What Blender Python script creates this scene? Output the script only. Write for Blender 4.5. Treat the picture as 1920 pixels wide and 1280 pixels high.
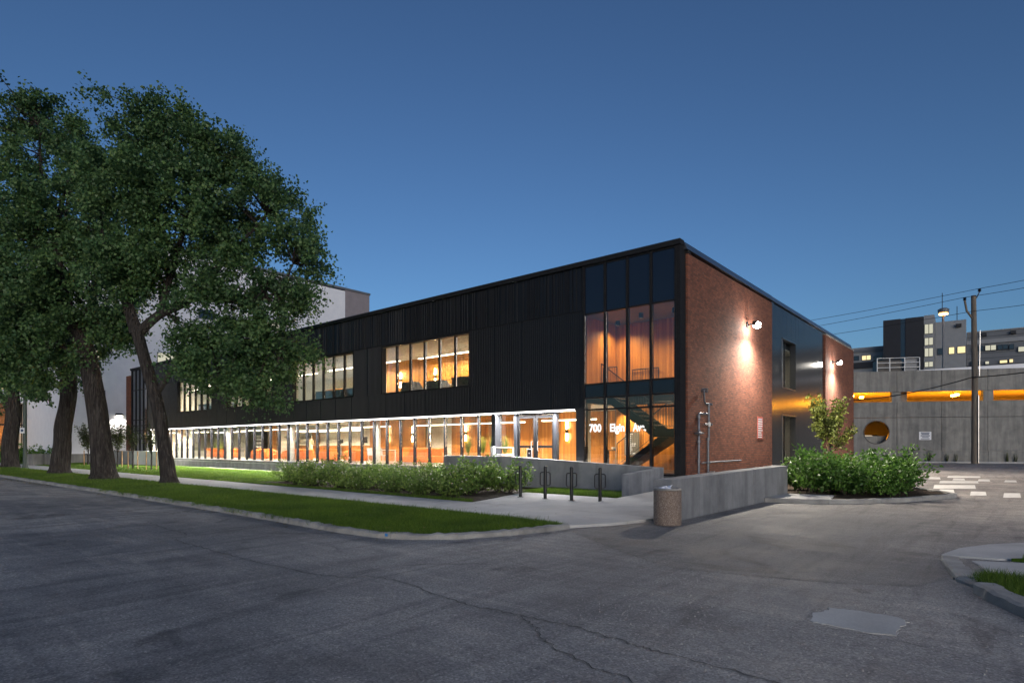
import bpy, bmesh, math, random
import numpy as np
from mathutils import Vector, Matrix

for _o in list(bpy.data.objects):
    bpy.data.objects.remove(_o)
SC = bpy.context.scene
COL = SC.collection
rnd = random.Random(7)
PI = math.pi
R = math.radians

# ------------------------------------------------------------------ camera, sky, sun, exposure
cam = bpy.data.cameras.new("camera")
cam_o = bpy.data.objects.new("camera", cam)
COL.objects.link(cam_o)
cam.sensor_width = 36.0
cam.lens = 20.94
cam.shift_y = 0.1021
cam.clip_start = 0.1
cam.clip_end = 4000
cam_o.location = (8.88, -19.72, 1.65)
cam_o.rotation_euler = (PI / 2, 0, R(40.13))
SC.camera = cam_o

world = bpy.data.worlds.new("World")
SC.world = world
world.use_nodes = True
_w = world.node_tree
_sky = _w.nodes.new("ShaderNodeTexSky")
_sky.sky_type = 'NISHITA'
_sky.sun_disc = False
_sky.sun_elevation = R(8.0)
_sky.sun_rotation = R(130.0)
_sky.ozone_density = 4.2
_sky.air_density = 1.0
_sky.dust_density = 1.0
_gm = _w.nodes.new("ShaderNodeGamma")
_gm.inputs[1].default_value = 1.22
_hs = _w.nodes.new("ShaderNodeHueSaturation")
_hs.inputs["Saturation"].default_value = 0.91
_w.links.new(_sky.outputs[0], _hs.inputs["Color"])
_w.links.new(_hs.outputs[0], _gm.inputs[0])
_w.links.new(_gm.outputs[0], _w.nodes["Background"].inputs[0])
_w.nodes["Background"].inputs[1].default_value = 0.0485

sun = bpy.data.lights.new("sun", 'SUN')
sun.energy = 0.75
sun.angle = R(40)
sun.color = (1.0, 0.93, 0.88)
sun_o = bpy.data.objects.new("sun", sun)
COL.objects.link(sun_o)
# the sky's sun: rotation 130 deg, low above the horizon, behind the camera
_d = Vector((math.sin(R(130)), math.cos(R(130)), math.tan(R(8))))
sun_o.rotation_euler = _d.to_track_quat('Z', 'Y').to_euler()

SC.view_settings.view_transform = 'Standard'
SC.view_settings.look = 'None'
SC.view_settings.gamma = 1.0
SC.view_settings.exposure = 1.06
SC.cycles.use_denoising = True
SC.cycles.max_bounces = 8
SC.cycles.diffuse_bounces = 3
SC.cycles.glossy_bounces = 3
SC.cycles.transmission_bounces = 4
SC.cycles.transparent_max_bounces = 12
SC.cycles.sample_clamp_indirect = 4.0
SC.cycles.caustics_reflective = False
SC.cycles.caustics_refractive = False

# ------------------------------------------------------------------ materials
class G:
    def __init__(s, name):
        s.m = bpy.data.materials.new(name)
        s.m.use_nodes = True
        s.t = s.m.node_tree
        s.t.nodes.clear()
        s.out = s.t.nodes.new("ShaderNodeOutputMaterial")

    def n(s, typ, ins=None, **props):
        nd = s.t.nodes.new("ShaderNode" + typ)
        for k, v in props.items():
            setattr(nd, k, v)
        for k, v in (ins or {}).items():
            sock = nd.inputs[k]
            if isinstance(v, bpy.types.NodeSocket):
                s.t.links.new(v, sock)
            else:
                sock.default_value = v
        return nd

    def obj(s, sc=(1, 1, 1), rot=(0, 0, 0)):
        tc = s.n("TexCoord")
        return s.n("Mapping", {"Vector": tc.outputs["Object"], "Scale": sc, "Rotation": rot}).outputs[0]

    def noise(s, vec, scale, detail=4, rough=0.55, dist=0.0):
        return s.n("TexNoise", {"Vector": vec, "Scale": scale, "Detail": detail, "Roughness": rough, "Distortion": dist}).outputs["Fac"]

    def ramp(s, fac, stops):
        nd = s.n("ValToRGB", {"Fac": fac})
        el = nd.color_ramp.elements
        while len(el) < len(stops):
            el.new(0.5)
        for e, (p, c) in zip(el, stops):
            e.position = p
            e.color = (*c, 1) if len(c) == 3 else c
        return nd.outputs[0]

    def mix(s, fac, a, b, mode='MIX'):
        nd = s.n("Mix", data_type='RGBA', blend_type=mode)
        for i, v in ((0, fac), (6, a), (7, b)):
            if isinstance(v, bpy.types.NodeSocket):
                s.t.links.new(v, nd.inputs[i])
            else:
                nd.inputs[i].default_value = v if i == 0 else ((*v, 1) if len(v) == 3 else v)
        return nd.outputs[2]

    def math(s, op, a, b=0.0):
        nd = s.n("Math", operation=op)
        for i, v in ((0, a), (1, b)):
            if isinstance(v, bpy.types.NodeSocket):
                s.t.links.new(v, nd.inputs[i])
            else:
                nd.inputs[i].default_value = v
        return nd.outputs[0]

    def bump(s, h, strength=0.3, dist=0.02):
        return s.n("Bump", {"Height": h, "Strength": strength, "Distance": dist}).outputs[0]

    def pbr(s, color, rough=0.6, metal=0.0, normal=None, spec=0.5, **more):
        ins = {"Roughness": rough, "Metallic": metal, "Specular IOR Level": spec}
        ins["Base Color"] = color if isinstance(color, bpy.types.NodeSocket) else (*color, 1)
        if normal is not None:
            ins["Normal"] = normal
        for k, v in more.items():
            ins[k.replace("_", " ")] = v
        p = s.n("BsdfPrincipled", ins)
        return p.outputs[0]

    def done(s, sh):
        s.t.links.new(sh, s.out.inputs[0])
        return s.m


def simple(name, c1, c2=None, scale=4.0, rough=0.6, metal=0.0, bump=0.0, bscale=60.0, spec=0.5, stretch=(1, 1, 1), detail=5):
    g = G(name)
    v = g.obj(stretch)
    if c2 is None:
        c2 = tuple(x * 0.82 for x in c1)
    col = g.mix(g.ramp(g.noise(v, scale, detail), [(0.3, (0, 0, 0)), (0.7, (1, 1, 1))]), c1, c2)
    nrm = g.bump(g.noise(v, bscale, 3), bump, 0.01) if bump else None
    return g.done(g.pbr(col, rough, metal, nrm, spec))


def emit(name, col, strength):
    g = G(name)
    return g.done(g.n("Emission", {"Color": (*col, 1), "Strength": strength}).outputs[0])


M = {}

def mk_asphalt(name="asphalt", k=1.0):
    g = G(name)
    v = g.obj()
    big = g.noise(v, 0.16, 6, 0.62, 0.4)
    mid = g.noise(v, 0.9, 6, 0.68, 0.6)
    streak = g.noise(g.obj((0.35, 2.6, 1), (0, 0, R(-6))), 0.9, 6, 0.66, 1.0)
    streak2 = g.noise(g.obj((2.8, 0.3, 1), (0, 0, R(8))), 0.8, 6, 0.66, 1.2)
    fine = g.noise(v, 30, 4, 0.75)
    vor = g.n("TexVoronoi", {"Vector": v, "Scale": 70.0}).outputs["Color"]
    sep = g.n("SeparateColor", {"Color": vor}).outputs[0]
    col = g.ramp(big, [(0.32, (0.205 * k, 0.194 * k, 0.190 * k)), (0.50, (0.310 * k, 0.290 * k, 0.276 * k)), (0.68, (0.44 * k, 0.405 * k, 0.370 * k))])
    mul = lambda c, k: g.mix(1.0, c, k, 'MULTIPLY')
    col = g.mix(0.8, col, mul(col, g.ramp(mid, [(0.3, (0.60, 0.60, 0.62)), (0.5, (1, 1, 1)), (0.72, (1.4, 1.36, 1.3))])))
    col = g.mix(g.ramp(streak, [(0.48, (0, 0, 0)), (0.72, (0.8, 0.8, 0.8))]), col, mul(col, (1.5, 1.45, 1.38)))
    col = g.mix(g.ramp(streak2, [(0.49, (0, 0, 0)), (0.64, (0.8, 0.8, 0.8))]), col, mul(col, (0.66, 0.66, 0.68)))
    oil = g.noise(g.obj((1, 1, 1), (0, 0, 1)), 0.5, 5, 0.6, 1.5)
    col = g.mix(g.ramp(oil, [(0.59, (0, 0, 0)), (0.66, (0.8, 0.8, 0.8))]), col, mul(col, (0.52, 0.51, 0.52)))
    agg = g.ramp(sep, [(0.0, (0.55, 0.55, 0.55)), (0.5, (0.92, 0.92, 0.92)), (0.88, (1.15, 1.15, 1.12)), (0.97, (1.5, 1.47, 1.4)), (1.0, (1.9, 1.85, 1.8))])
    col = g.mix(0.8, col, mul(col, agg))
    col = g.mix(0.55, col, mul(col, g.ramp(fine, [(0.3, (0.5, 0.5, 0.5)), (0.7, (1.45, 1.45, 1.45))])))
    hgt = g.math('ADD', fine, g.math('MULTIPLY', sep, 0.6))
    return g.done(g.pbr(col, g.ramp(mid, [(0.3, (0.62,) * 3), (0.7, (0.85,) * 3)]), 0, g.bump(hgt, 0.6, 0.014), 0.35))


def mk_brick(name, axis):
    g = G(name)
    tc = g.n("TexCoord")
    s3 = g.n("SeparateXYZ", {"Vector": tc.outputs["Object"]})
    vec = g.n("CombineXYZ", {0: s3.outputs[axis], 1: s3.outputs[2], 2: 0.0}).outputs[0]
    b = g.n("TexBrick", {"Vector": vec, "Color1": (0.25, 0.088, 0.052, 1), "Color2": (0.13, 0.048, 0.034, 1),
                         "Mortar": (0.10, 0.075, 0.066, 1), "Scale": 1.0, "Mortar Size": 0.011, "Mortar Smooth": 0.15,
                         "Bias": -0.1, "Brick Width": 0.215, "Row Height": 0.078})
    o = tc.outputs["Object"]
    col = g.mix(0.55, b.outputs["Color"], g.mix(1.0, b.outputs["Color"], g.ramp(g.noise(o, 1.1, 6, 0.65), [(0.3, (0.72, 0.72, 0.74)), (0.7, (1.3, 1.22, 1.15))]), 'MULTIPLY'))
    col = g.mix(g.ramp(g.noise(o, 9.0, 4), [(0.62, (0, 0, 0)), (0.78, (0.5, 0.5, 0.5))]), col, (0.33, 0.2, 0.16))
    h = g.math('SUBTRACT', g.math('MULTIPLY', g.noise(o, 45, 3), 0.35), b.outputs["Fac"])
    return g.done(g.pbr(col, 0.85, 0, g.bump(h, 0.8, 0.012), 0.2))


def mk_wood(name, axis, base=(0.50, 0.20, 0.036)):
    g = G(name)
    tc = g.n("TexCoord")
    s3 = g.n("SeparateXYZ", {"Vector": tc.outputs["Object"]})
    idx = g.math('FLOOR', g.math('DIVIDE', s3.outputs[axis], 0.11))
    wn = g.n("TexWhiteNoise", {"W": idx}, noise_dimensions='1D').outputs["Value"]
    grain = g.noise(g.obj((14, 14, 0.5)), 2.0, 5, 0.6, 0.6)
    c = g.mix(wn, tuple(x * 0.74 for x in base), tuple(x * 1.2 for x in base))
    c = g.mix(g.ramp(grain, [(0.35, (0, 0, 0)), (0.65, (1, 1, 1))]), c, g.mix(1.0, c, (0.72, 0.68, 0.62), 'MULTIPLY'))
    return g.done(g.pbr(c, 0.42, 0, g.bump(grain, 0.1, 0.004), 0.4))


def mk_glass(name, tint, refl=1.0, rough=0.0):
    g = G(name)
    fr = g.n("Fresnel", {"IOR": 1.5}).outputs[0]
    fac = g.math('MULTIPLY', g.math('ADD', fr, 0.035), refl)
    tr = g.n("BsdfTransparent", {"Color": (*tint, 1)}).outputs[0]
    gl = g.n("BsdfGlossy", {"Color": (1, 1, 1, 1), "Roughness": rough}).outputs[0]
    return g.done(g.n("MixShader", {0: fac, 1: tr, 2: gl}).outputs[0])


def mk_leaf(name, c_dark, c_mid, c_light, transl=0.25, rough=0.5):
    g = G(name)
    isl = g.n("NewGeometry").outputs["Random Per Island"]
    col = g.ramp(isl, [(0.0, c_dark), (0.5, c_mid), (1.0, c_light)])
    big = g.ramp(g.noise(g.obj(), 0.55, 3), [(0.35, (0.7, 0.75, 0.8)), (0.65, (1.25, 1.2, 1.05))])
    col = g.mix(0.8, col, g.mix(1.0, col, big, 'MULTIPLY'))
    p = g.pbr(col, rough, 0, None, 0.4)
    t = g.n("BsdfTranslucent", {"Color": col}).outputs[0]
    return g.done(g.n("MixShader", {0: transl, 1: p, 2: t}).outputs[0])


def mk_concrete(name, c, dark, streak=True, stain=0.6, rough=0.8):
    g = G(name)
    v = g.obj()
    n1 = g.noise(v, 1.3, 6, 0.62)
    col = g.mix(g.ramp(n1, [(0.3, (0, 0, 0)), (0.7, (1, 1, 1))]), dark, c)
    if streak:
        st = g.noise(g.obj((1.7, 1.7, 0.16)), 1.3, 5, 0.6, 0.3)
        col = g.mix(g.ramp(st, [(0.42, (0, 0, 0)), (0.62, (stain,) * 3)]), col, g.mix(1.0, col, (0.52, 0.52, 0.54), 'MULTIPLY'))
        bl = g.noise(v, 0.55, 5, 0.7, 0.8)
        col = g.mix(g.ramp(bl, [(0.5, (0, 0, 0)), (0.7, (0.7, 0.7, 0.7))]), col, g.mix(1.0, col, (0.7, 0.7, 0.71), 'MULTIPLY'))
    fine = g.noise(v, 55, 4, 0.65)
    col = g.mix(0.35, col, g.mix(1.0, col, g.ramp(fine, [(0.3, (0.7, 0.7, 0.7)), (0.7, (1.25, 1.25, 1.25))]), 'MULTIPLY'))
    return g.done(g.pbr(col, rough, 0, g.bump(g.math('ADD', fine, g.math('MULTIPLY', n1, 0.7)), 0.22, 0.01), 0.35))


def mk_bark():
    g = G("bark")
    v = g.obj((8.0, 8.0, 0.7))
    n1 = g.noise(v, 1.7, 6, 0.7, 0.9)
    w = g.n("TexVoronoi", {"Vector": v, "Scale": 1.5}, feature='DISTANCE_TO_EDGE').outputs[0]
    col = g.ramp(n1, [(0.28, (0.012, 0.010, 0.010)), (0.5, (0.055, 0.048, 0.045)), (0.72, (0.13, 0.115, 0.105))])
    return g.done(g.pbr(col, 0.9, 0, g.bump(g.math('ADD', n1, w), 1.0, 0.16), 0.2))


def mk_metal_ribs():
    g = G("black_metal")
    v = g.obj()
    n1 = g.noise(v, 0.9, 5)
    col = g.mix(n1, (0.010, 0.011, 0.014), (0.016, 0.017, 0.021))
    return g.done(g.pbr(col, g.ramp(g.noise(v, 3.0, 4), [(0.3, (0.34,) * 3), (0.7, (0.46,) * 3)]), 0.25, None, 0.5))


def mk_soil():
    g = G("mulch")
    v = g.obj()
    n1 = g.noise(v, 22, 5, 0.7)
    return g.done(g.pbr(g.ramp(n1, [(0.3, (0.018, 0.012, 0.008)), (0.6, (0.06, 0.042, 0.028)), (0.8, (0.11, 0.08, 0.055))]), 0.95, 0, g.bump(n1, 1.0, 0.05), 0.2))


def mk_turf():
    g = G("turf")
    v = g.obj()
    n1 = g.noise(v, 26, 4, 0.7)
    n2 = g.noise(v, 0.5, 4, 0.6)
    col = g.ramp(n1, [(0.25, (0.02, 0.042, 0.005)), (0.55, (0.05, 0.10, 0.012)), (0.8, (0.09, 0.15, 0.025))])
    col = g.mix(0.7, col, g.mix(1.0, col, g.ramp(n2, [(0.3, (0.65, 0.75, 0.6)), (0.7, (1.25, 1.2, 1.0))]), 'MULTIPLY'))
    return g.done(g.pbr(col, 0.9, 0, g.bump(n1, 1.0, 0.04), 0.15))


def mk_aggregate():
    g = G("exposed_aggregate")
    v = g.obj()
    vo = g.n("TexVoronoi", {"Vector": v, "Scale": 90.0})
    col = g.ramp(g.n("SeparateColor", {"Color": vo.outputs["Color"]}).outputs[0],
                 [(0.0, (0.12, 0.085, 0.07)), (0.4, (0.20, 0.15, 0.125)), (0.75, (0.26, 0.20, 0.165)), (1.0, (0.38, 0.32, 0.28))])
    h = g.math('SUBTRACT', 1.0, vo.outputs["Distance"])
    return g.done(g.pbr(col, 0.75, 0, g.bump(h, 0.7, 0.012), 0.3))


M['asphalt'] = mk_asphalt()
M['asphalt_new'] = mk_asphalt("asphalt_overlay", 0.80)
M['brick_side'] = mk_brick("brick_side", 1)
M['brick_front'] = mk_brick("brick_front", 0)
M['wood'] = mk_wood("wood_panel", 0)
M['wood_y'] = mk_wood("wood_panel_return", 1)
M['glass'] = mk_glass("clear_glass", (0.95, 0.96, 0.95), 0.5)
M['stair_glass'] = mk_glass("stair_glass", (0.86, 0.85, 0.83), 1.05)
M['black_metal'] = mk_metal_ribs()
M['bark'] = mk_bark()
M['mulch'] = mk_soil()
M['turf'] = mk_turf()
M['aggregate'] = mk_aggregate()
M['wall_concrete'] = mk_concrete("wall_concrete", (0.29, 0.295, 0.305), (0.18, 0.185, 0.20))
M['pave'] = mk_concrete("pavement_concrete", (0.52, 0.51, 0.50), (0.38, 0.375, 0.37), False)
M['kerb'] = mk_concrete("kerb_concrete", (0.40, 0.39, 0.37), (0.17, 0.165, 0.16), False)
M['patch'] = mk_concrete("patch_concrete", (0.62, 0.60, 0.56), (0.40, 0.385, 0.36), False)
M['parkade'] = mk_concrete("parkade_concrete", (0.27, 0.265, 0.25), (0.19, 0.19, 0.185))
M['pale_wall'] = mk_concrete("pale_wall", (0.76, 0.78, 0.84), (0.68, 0.70, 0.77), False)
M['dull_wall'] = mk_concrete("dull_wall", (0.26, 0.235, 0.26), (0.22, 0.20, 0.22), False)
M['frame'] = simple("frame_black", (0.012, 0.012, 0.014), (0.02, 0.02, 0.022), 8, 0.6, 0.0, spec=0.15)
M['panel'] = simple("panel_dark", (0.020, 0.022, 0.026), (0.028, 0.030, 0.035), 2, 0.15, 0.0, spec=0.25)
M['spandrel'] = simple("spandrel_glass", (0.006, 0.009, 0.018), (0.008, 0.011, 0.02), 1, 0.06, 0.0, spec=0.7)
M['coping'] = simple("coping_metal", (0.16, 0.17, 0.19), (0.2, 0.21, 0.23), 3, 0.3, 0.85)
M['white_paint_wall'] = mk_concrete("white_painted_concrete", (0.80, 0.79, 0.76), (0.70, 0.69, 0.66), False)  # concrete whitened, light on the entry wall put into its colour
M['white_wall'] = simple("interior_white", (0.74, 0.71, 0.62), (0.70, 0.67, 0.58), 1, 0.7)
M['ceiling'] = simple("ceiling_white", (0.68, 0.66, 0.6), (0.6, 0.58, 0.52), 2, 0.8)
M['floor_in'] = simple("floor_terrazzo", (0.34, 0.32, 0.29), (0.28, 0.265, 0.24), 20, 0.3)
M['grey_wall'] = simple("interior_grey", (0.13, 0.125, 0.115), None, 3, 0.6)
M['orange'] = simple("orange_fabric", (0.70, 0.175, 0.025), (0.58, 0.135, 0.02), 9, 0.8, bump=0.2, bscale=300)
M['grey_fabric'] = simple("grey_fabric", (0.12, 0.125, 0.15), (0.09, 0.095, 0.115), 9, 0.9)
M['white_plastic'] = simple("white_plastic", (0.75, 0.73, 0.68), None, 3, 0.4)
M['white_metal'] = simple("white_metal", (0.78, 0.78, 0.78), (0.7, 0.7, 0.7), 6, 0.35)
M['black_paint'] = simple("black_paint", (0.012, 0.013, 0.015), (0.02, 0.02, 0.022), 25, 0.4, spec=0.35)
M['galv'] = simple("galvanised_pipe", (0.20, 0.21, 0.235), (0.13, 0.135, 0.16), 14, 0.45, 0.6)
M['steel'] = simple("steel", (0.5, 0.5, 0.52), (0.4, 0.4, 0.42), 12, 0.3, 0.9)
M['pole_wood'] = simple("pole_wood", (0.20, 0.17, 0.14), (0.10, 0.085, 0.07), 3, 0.9, stretch=(6, 6, 0.4), bump=0.6, bscale=8)
M['stake'] = simple("stake_wood", (0.46, 0.28, 0.13), (0.34, 0.2, 0.09), 6, 0.8)
M['tar'] = simple("crack_tar", (0.045, 0.043, 0.042), (0.09, 0.086, 0.08), 20, 0.85)
M['lip'] = simple("crack_lip", (0.24, 0.225, 0.2), (0.15, 0.14, 0.125), 20, 0.9)
M['line_paint'] = simple("line_paint", (0.72, 0.71, 0.68), (0.45, 0.44, 0.42), 6, 0.7)
M['gravel'] = simple("gravel", (0.5, 0.48, 0.45), (0.25, 0.24, 0.22), 40, 0.9, bump=0.9, bscale=40)
M['cable'] = simple("cable", (0.012, 0.012, 0.013), None, 3, 0.6)
M['hosp_dark'] = simple("dark_cladding", (0.011, 0.011, 0.016), (0.016, 0.016, 0.022), 1, 0.5)
M['hosp_blue'] = simple("blue_stripe", (0.01, 0.04, 0.075), None, 1, 0.5)
M['hosp_grey'] = simple("grey_cladding", (0.15, 0.16, 0.18), (0.125, 0.135, 0.155), 1, 0.5, 0.2)
M['hosp_pale'] = simple("pale_cladding", (0.26, 0.27, 0.29), (0.22, 0.23, 0.25), 1, 0.5, 0.1)
M['dark_glass'] = simple("dark_glass", (0.02, 0.03, 0.045), None, 1, 0.08, 0.0, spec=0.8)
M['leaf_tree'] = mk_leaf("tree_leaf", (0.045, 0.105, 0.042), (0.085, 0.17, 0.065), (0.145, 0.235, 0.09), 0.38)
M['leaf_shrub'] = mk_leaf("shrub_leaf", (0.055, 0.115, 0.02), (0.12, 0.205, 0.04), (0.22, 0.30, 0.08), 0.38)
M['leaf_bright'] = mk_leaf("bright_shrub_leaf", (0.05, 0.12, 0.018), (0.09, 0.20, 0.033), (0.15, 0.28, 0.06), 0.33)
M['leaf_young'] = mk_leaf("young_tree_leaf", (0.08, 0.11, 0.015), (0.14, 0.17, 0.03), (0.22, 0.24, 0.06), 0.3)
M['leaf_olive'] = mk_leaf("olive_leaf", (0.03, 0.045, 0.012), (0.05, 0.07, 0.02), (0.09, 0.11, 0.035), 0.25)
M['grass'] = mk_leaf("grass_blade", (0.045, 0.095, 0.008), (0.085, 0.16, 0.014), (0.15, 0.23, 0.03), 0.35, 0.6)
M['petal'] = simple("petal", (0.75, 0.74, 0.66), (0.6, 0.58, 0.45), 20, 0.7)
M['skin'] = simple("skin", (0.5, 0.3, 0.22), None, 5, 0.6)
M['hair_white'] = simple("hair_pale", (0.6, 0.56, 0.48), None, 30, 0.7)
M['hair_dark'] = simple("hair_dark", (0.015, 0.012, 0.01), None, 30, 0.6)
M['shirt_blue'] = simple("shirt_blue", (0.05, 0.11, 0.16), None, 8, 0.8)
M['shirt_cream'] = simple("shirt_cream", (0.62, 0.5, 0.34), None, 8, 0.8)
M['shirt_dark'] = simple("shirt_dark", (0.03, 0.03, 0.032), None, 8, 0.8)
M['trouser'] = simple("trouser", (0.03, 0.032, 0.045), None, 8, 0.85)
M['screen'] = simple("screen_black", (0.01, 0.01, 0.012), None, 5, 0.2)
M['paper'] = simple("paper", (0.75, 0.75, 0.78), (0.35, 0.42, 0.6), 14, 0.7)
M['sign_white'] = simple("sign_white", (0.75, 0.76, 0.8), (0.68, 0.69, 0.73), 4, 0.5)
M['sign_ink'] = simple("sign_ink", (0.03, 0.06, 0.14), None, 4, 0.6)
M['sign_red'] = simple("sign_red", (0.40, 0.10, 0.08), (0.34, 0.085, 0.07), 4, 0.6)
M['vinyl_plain'] = simple("vinyl_white", (0.85, 0.85, 0.85), (0.8, 0.8, 0.8), 4, 0.6)
def mk_vinyl_glow():
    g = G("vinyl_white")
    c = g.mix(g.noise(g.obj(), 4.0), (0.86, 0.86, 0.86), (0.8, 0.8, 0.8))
    return g.done(g.n("MixShader", {0: 0.6, 1: g.pbr(c, 0.5), 2: g.n("Emission", {"Color": (1, 0.98, 0.95, 1), "Strength": 1.1}).outputs[0]}).outputs[0])  # emission mixed in so the unlit white vinyl reads bright


M['vinyl'] = mk_vinyl_glow()
M['mullion'] = simple("mullion_black", (0.005, 0.005, 0.006), (0.008, 0.008, 0.009), 8, 0.6, 0.0, spec=0.08)
M['led'] = emit("led_strip", (1.0, 0.96, 0.93), 2.4)
M['tube'] = emit("tube_light", (1.0, 0.83, 0.58), 8.0)
M['tube_up'] = emit("tube_light_upper", (1.0, 0.85, 0.62), 8.0)
M['lobby_lens'] = emit("lobby_lens", (1.0, 0.80, 0.52), 3.0)
M['sconce'] = emit("sconce_glow", (1.0, 0.75, 0.42), 60.0)
M['lens'] = emit("wall_light_lens", (1.0, 0.93, 0.82), 200.0)
M['sodium'] = emit("sodium_lamp", (1.0, 0.48, 0.03), 70.0)
M['street_lens'] = emit("street_lens", (1.0, 0.42, 0.10), 9.0)
M['lit_window'] = emit("lit_window", (1.0, 0.80, 0.42), 0.6)
M['lit_cool'] = emit("lit_window_cool", (0.95, 0.92, 0.72), 0.32)
M['warm_dot'] = emit("warm_lamp", (1.0, 0.72, 0.35), 30.0)
M['uplight'] = emit("uplight", (1.0, 0.92, 0.78), 8.0)

# ------------------------------------------------------------------ mesh helpers
class MB:
    def __init__(s):
        s.v = []
        s.f = []

    def add(s, vs, fs):
        o = len(s.v)
        s.v += [tuple(p) for p in vs]
        s.f += [tuple(i + o for i in q) for q in fs]
        return s

    def box(s, x0, x1, y0, y1, z0, z1):
        return s.add([(x0, y0, z0), (x1, y0, z0), (x1, y1, z0), (x0, y1, z0), (x0, y0, z1), (x1, y0, z1), (x1, y1, z1), (x0, y1, z1)],
                     [(0, 3, 2, 1), (4, 5, 6, 7), (0, 1, 5, 4), (1, 2, 6, 5), (2, 3, 7, 6), (3, 0, 4, 7)])

    def prism(s, poly, z0, z1, jit=None):
        n = len(poly)
        a = sum(poly[i][0] * poly[(i + 1) % n][1] - poly[(i + 1) % n][0] * poly[i][1] for i in range(n))
        if a < 0:
            poly = poly[::-1]
        zt = [z1] * n if not isinstance(z1, (list, tuple)) else (list(z1)[::-1] if a < 0 else list(z1))
        vs = [(p[0], p[1], z0) for p in poly] + [(p[0], p[1], z) for p, z in zip(poly, zt)]
        fs = [tuple(range(n - 1, -1, -1)), tuple(range(n, 2 * n))]
        fs += [(i, (i + 1) % n, n + (i + 1) % n, n + i) for i in range(n)]
        return s.add(vs, fs)

    def extrude_x(s, prof, x0, x1):
        """profile in (y, z), extruded along x"""
        n = len(prof)
        vs = [(x0, p[0], p[1]) for p in prof] + [(x1, p[0], p[1]) for p in prof]
        fs = [tuple(range(n)), tuple(range(2 * n - 1, n - 1, -1))]
        fs += [(i, n + i, n + (i + 1) % n, (i + 1) % n) for i in range(n)]
        return s.add(vs, fs)

    def extrude_y(s, prof, y0, y1):
        n = len(prof)
        vs = [(p[0], y0, p[1]) for p in prof] + [(p[0], y1, p[1]) for p in prof]
        fs = [tuple(range(n)), tuple(range(2 * n - 1, n - 1, -1))]
        fs += [(i, n + i, n + (i + 1) % n, (i + 1) % n) for i in range(n)]
        return s.add(vs, fs)

    def quad(s, a, b, c, d):
        return s.add([a, b, c, d], [(0, 1, 2, 3)])

    def tube(s, pts, rad, n=8, cap=True):
        pts = [Vector(p) for p in pts]
        if not isinstance(rad, (list, tuple)):
            rad = [rad] * len(pts)
        prev = None
        vs, fs = [], []
        for i, p in enumerate(pts):
            t = (pts[min(i + 1, len(pts) - 1)] - pts[max(i - 1, 0)])
            t = t.normalized() if t.length > 1e-9 else Vector((0, 0, 1))
            if prev is None:
                u = t.orthogonal().normalized()
            else:
                u = prev - t * prev.dot(t)
                u = u.normalized() if u.length > 1e-6 else t.orthogonal().normalized()
            prev = u
            w = t.cross(u)
            for k in range(n):
                a = 2 * PI * k / n
                vs.append(p + (u * math.cos(a) + w * math.sin(a)) * rad[i])
        m = len(pts)
        for i in range(m - 1):
            for k in range(n):
                k2 = (k + 1) % n
                fs.append((i * n + k, i * n + k2, (i + 1) * n + k2, (i + 1) * n + k))
        if cap:
            fs.append(tuple(range(n - 1, -1, -1)))
            fs.append(tuple((m - 1) * n + k for k in range(n)))
        return s.add(vs, fs)

    def lathe(s, prof, c=(0, 0), n=24):
        vs = [(c[0] + r * math.cos(2 * PI * k / n), c[1] + r * math.sin(2 * PI * k / n), z) for r, z in prof for k in range(n)]
        fs = []
        for i in range(len(prof) - 1):
            for k in range(n):
                k2 = (k + 1) % n
                fs.append((i * n + k, i * n + k2, (i + 1) * n + k2, (i + 1) * n + k))
        fs.append(tuple(range(n - 1, -1, -1)))
        fs.append(tuple((len(prof) - 1) * n + k for k in range(n)))
        return s.add(vs, fs)

    def mesh(s, name, mat):
        me = bpy.data.meshes.new(name)
        me.from_pydata(s.v, [], s.f)
        me.update()
        if mat is not None:
            me.materials.append(M[mat] if isinstance(mat, str) else mat)
        return me

    def build(s, name, mat, parent=None, smooth=False, bevel=0.0):
        me = s.mesh(name, mat)
        o = link(name, me, parent)
        if smooth:
            shade(me)
        if bevel:
            b = o.modifiers.new("bevel", 'BEVEL')
            b.width = bevel
            b.segments = 2
            b.limit_method = 'ANGLE'
        return o


def shade(me, ang=40):
    me.polygons.foreach_set("use_smooth", [True] * len(me.polygons))
    try:
        me.set_sharp_from_angle(angle=R(ang))
    except Exception:
        pass


def link(name, me, parent=None):
    o = bpy.data.objects.new(name, me)
    COL.objects.link(o)
    if parent is not None:
        o.parent = parent
    return o


def tag(o, label=None, cat=None, group=None, kind=None):
    for k, v in (("label", label), ("category", cat), ("group", group), ("kind", kind)):
        if v:
            o[k] = v
    return o


def thing(name, label, cat, loc=(0, 0, 0), rz=0.0, group=None):
    o = bpy.data.objects.new(name, None)
    COL.objects.link(o)
    o.location = loc
    o.rotation_euler = (0, 0, rz)
    return tag(o, label, cat, group)


def copy_tree(o, parent=None):
    c = o.copy()
    COL.objects.link(c)
    c.parent = parent
    for ch in list(o.children):
        copy_tree(ch, c)
    return c


def bx(name, mat, parent, *d, bevel=0.0):
    return MB().box(*d).build(name, mat, parent, bevel=bevel)


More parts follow.
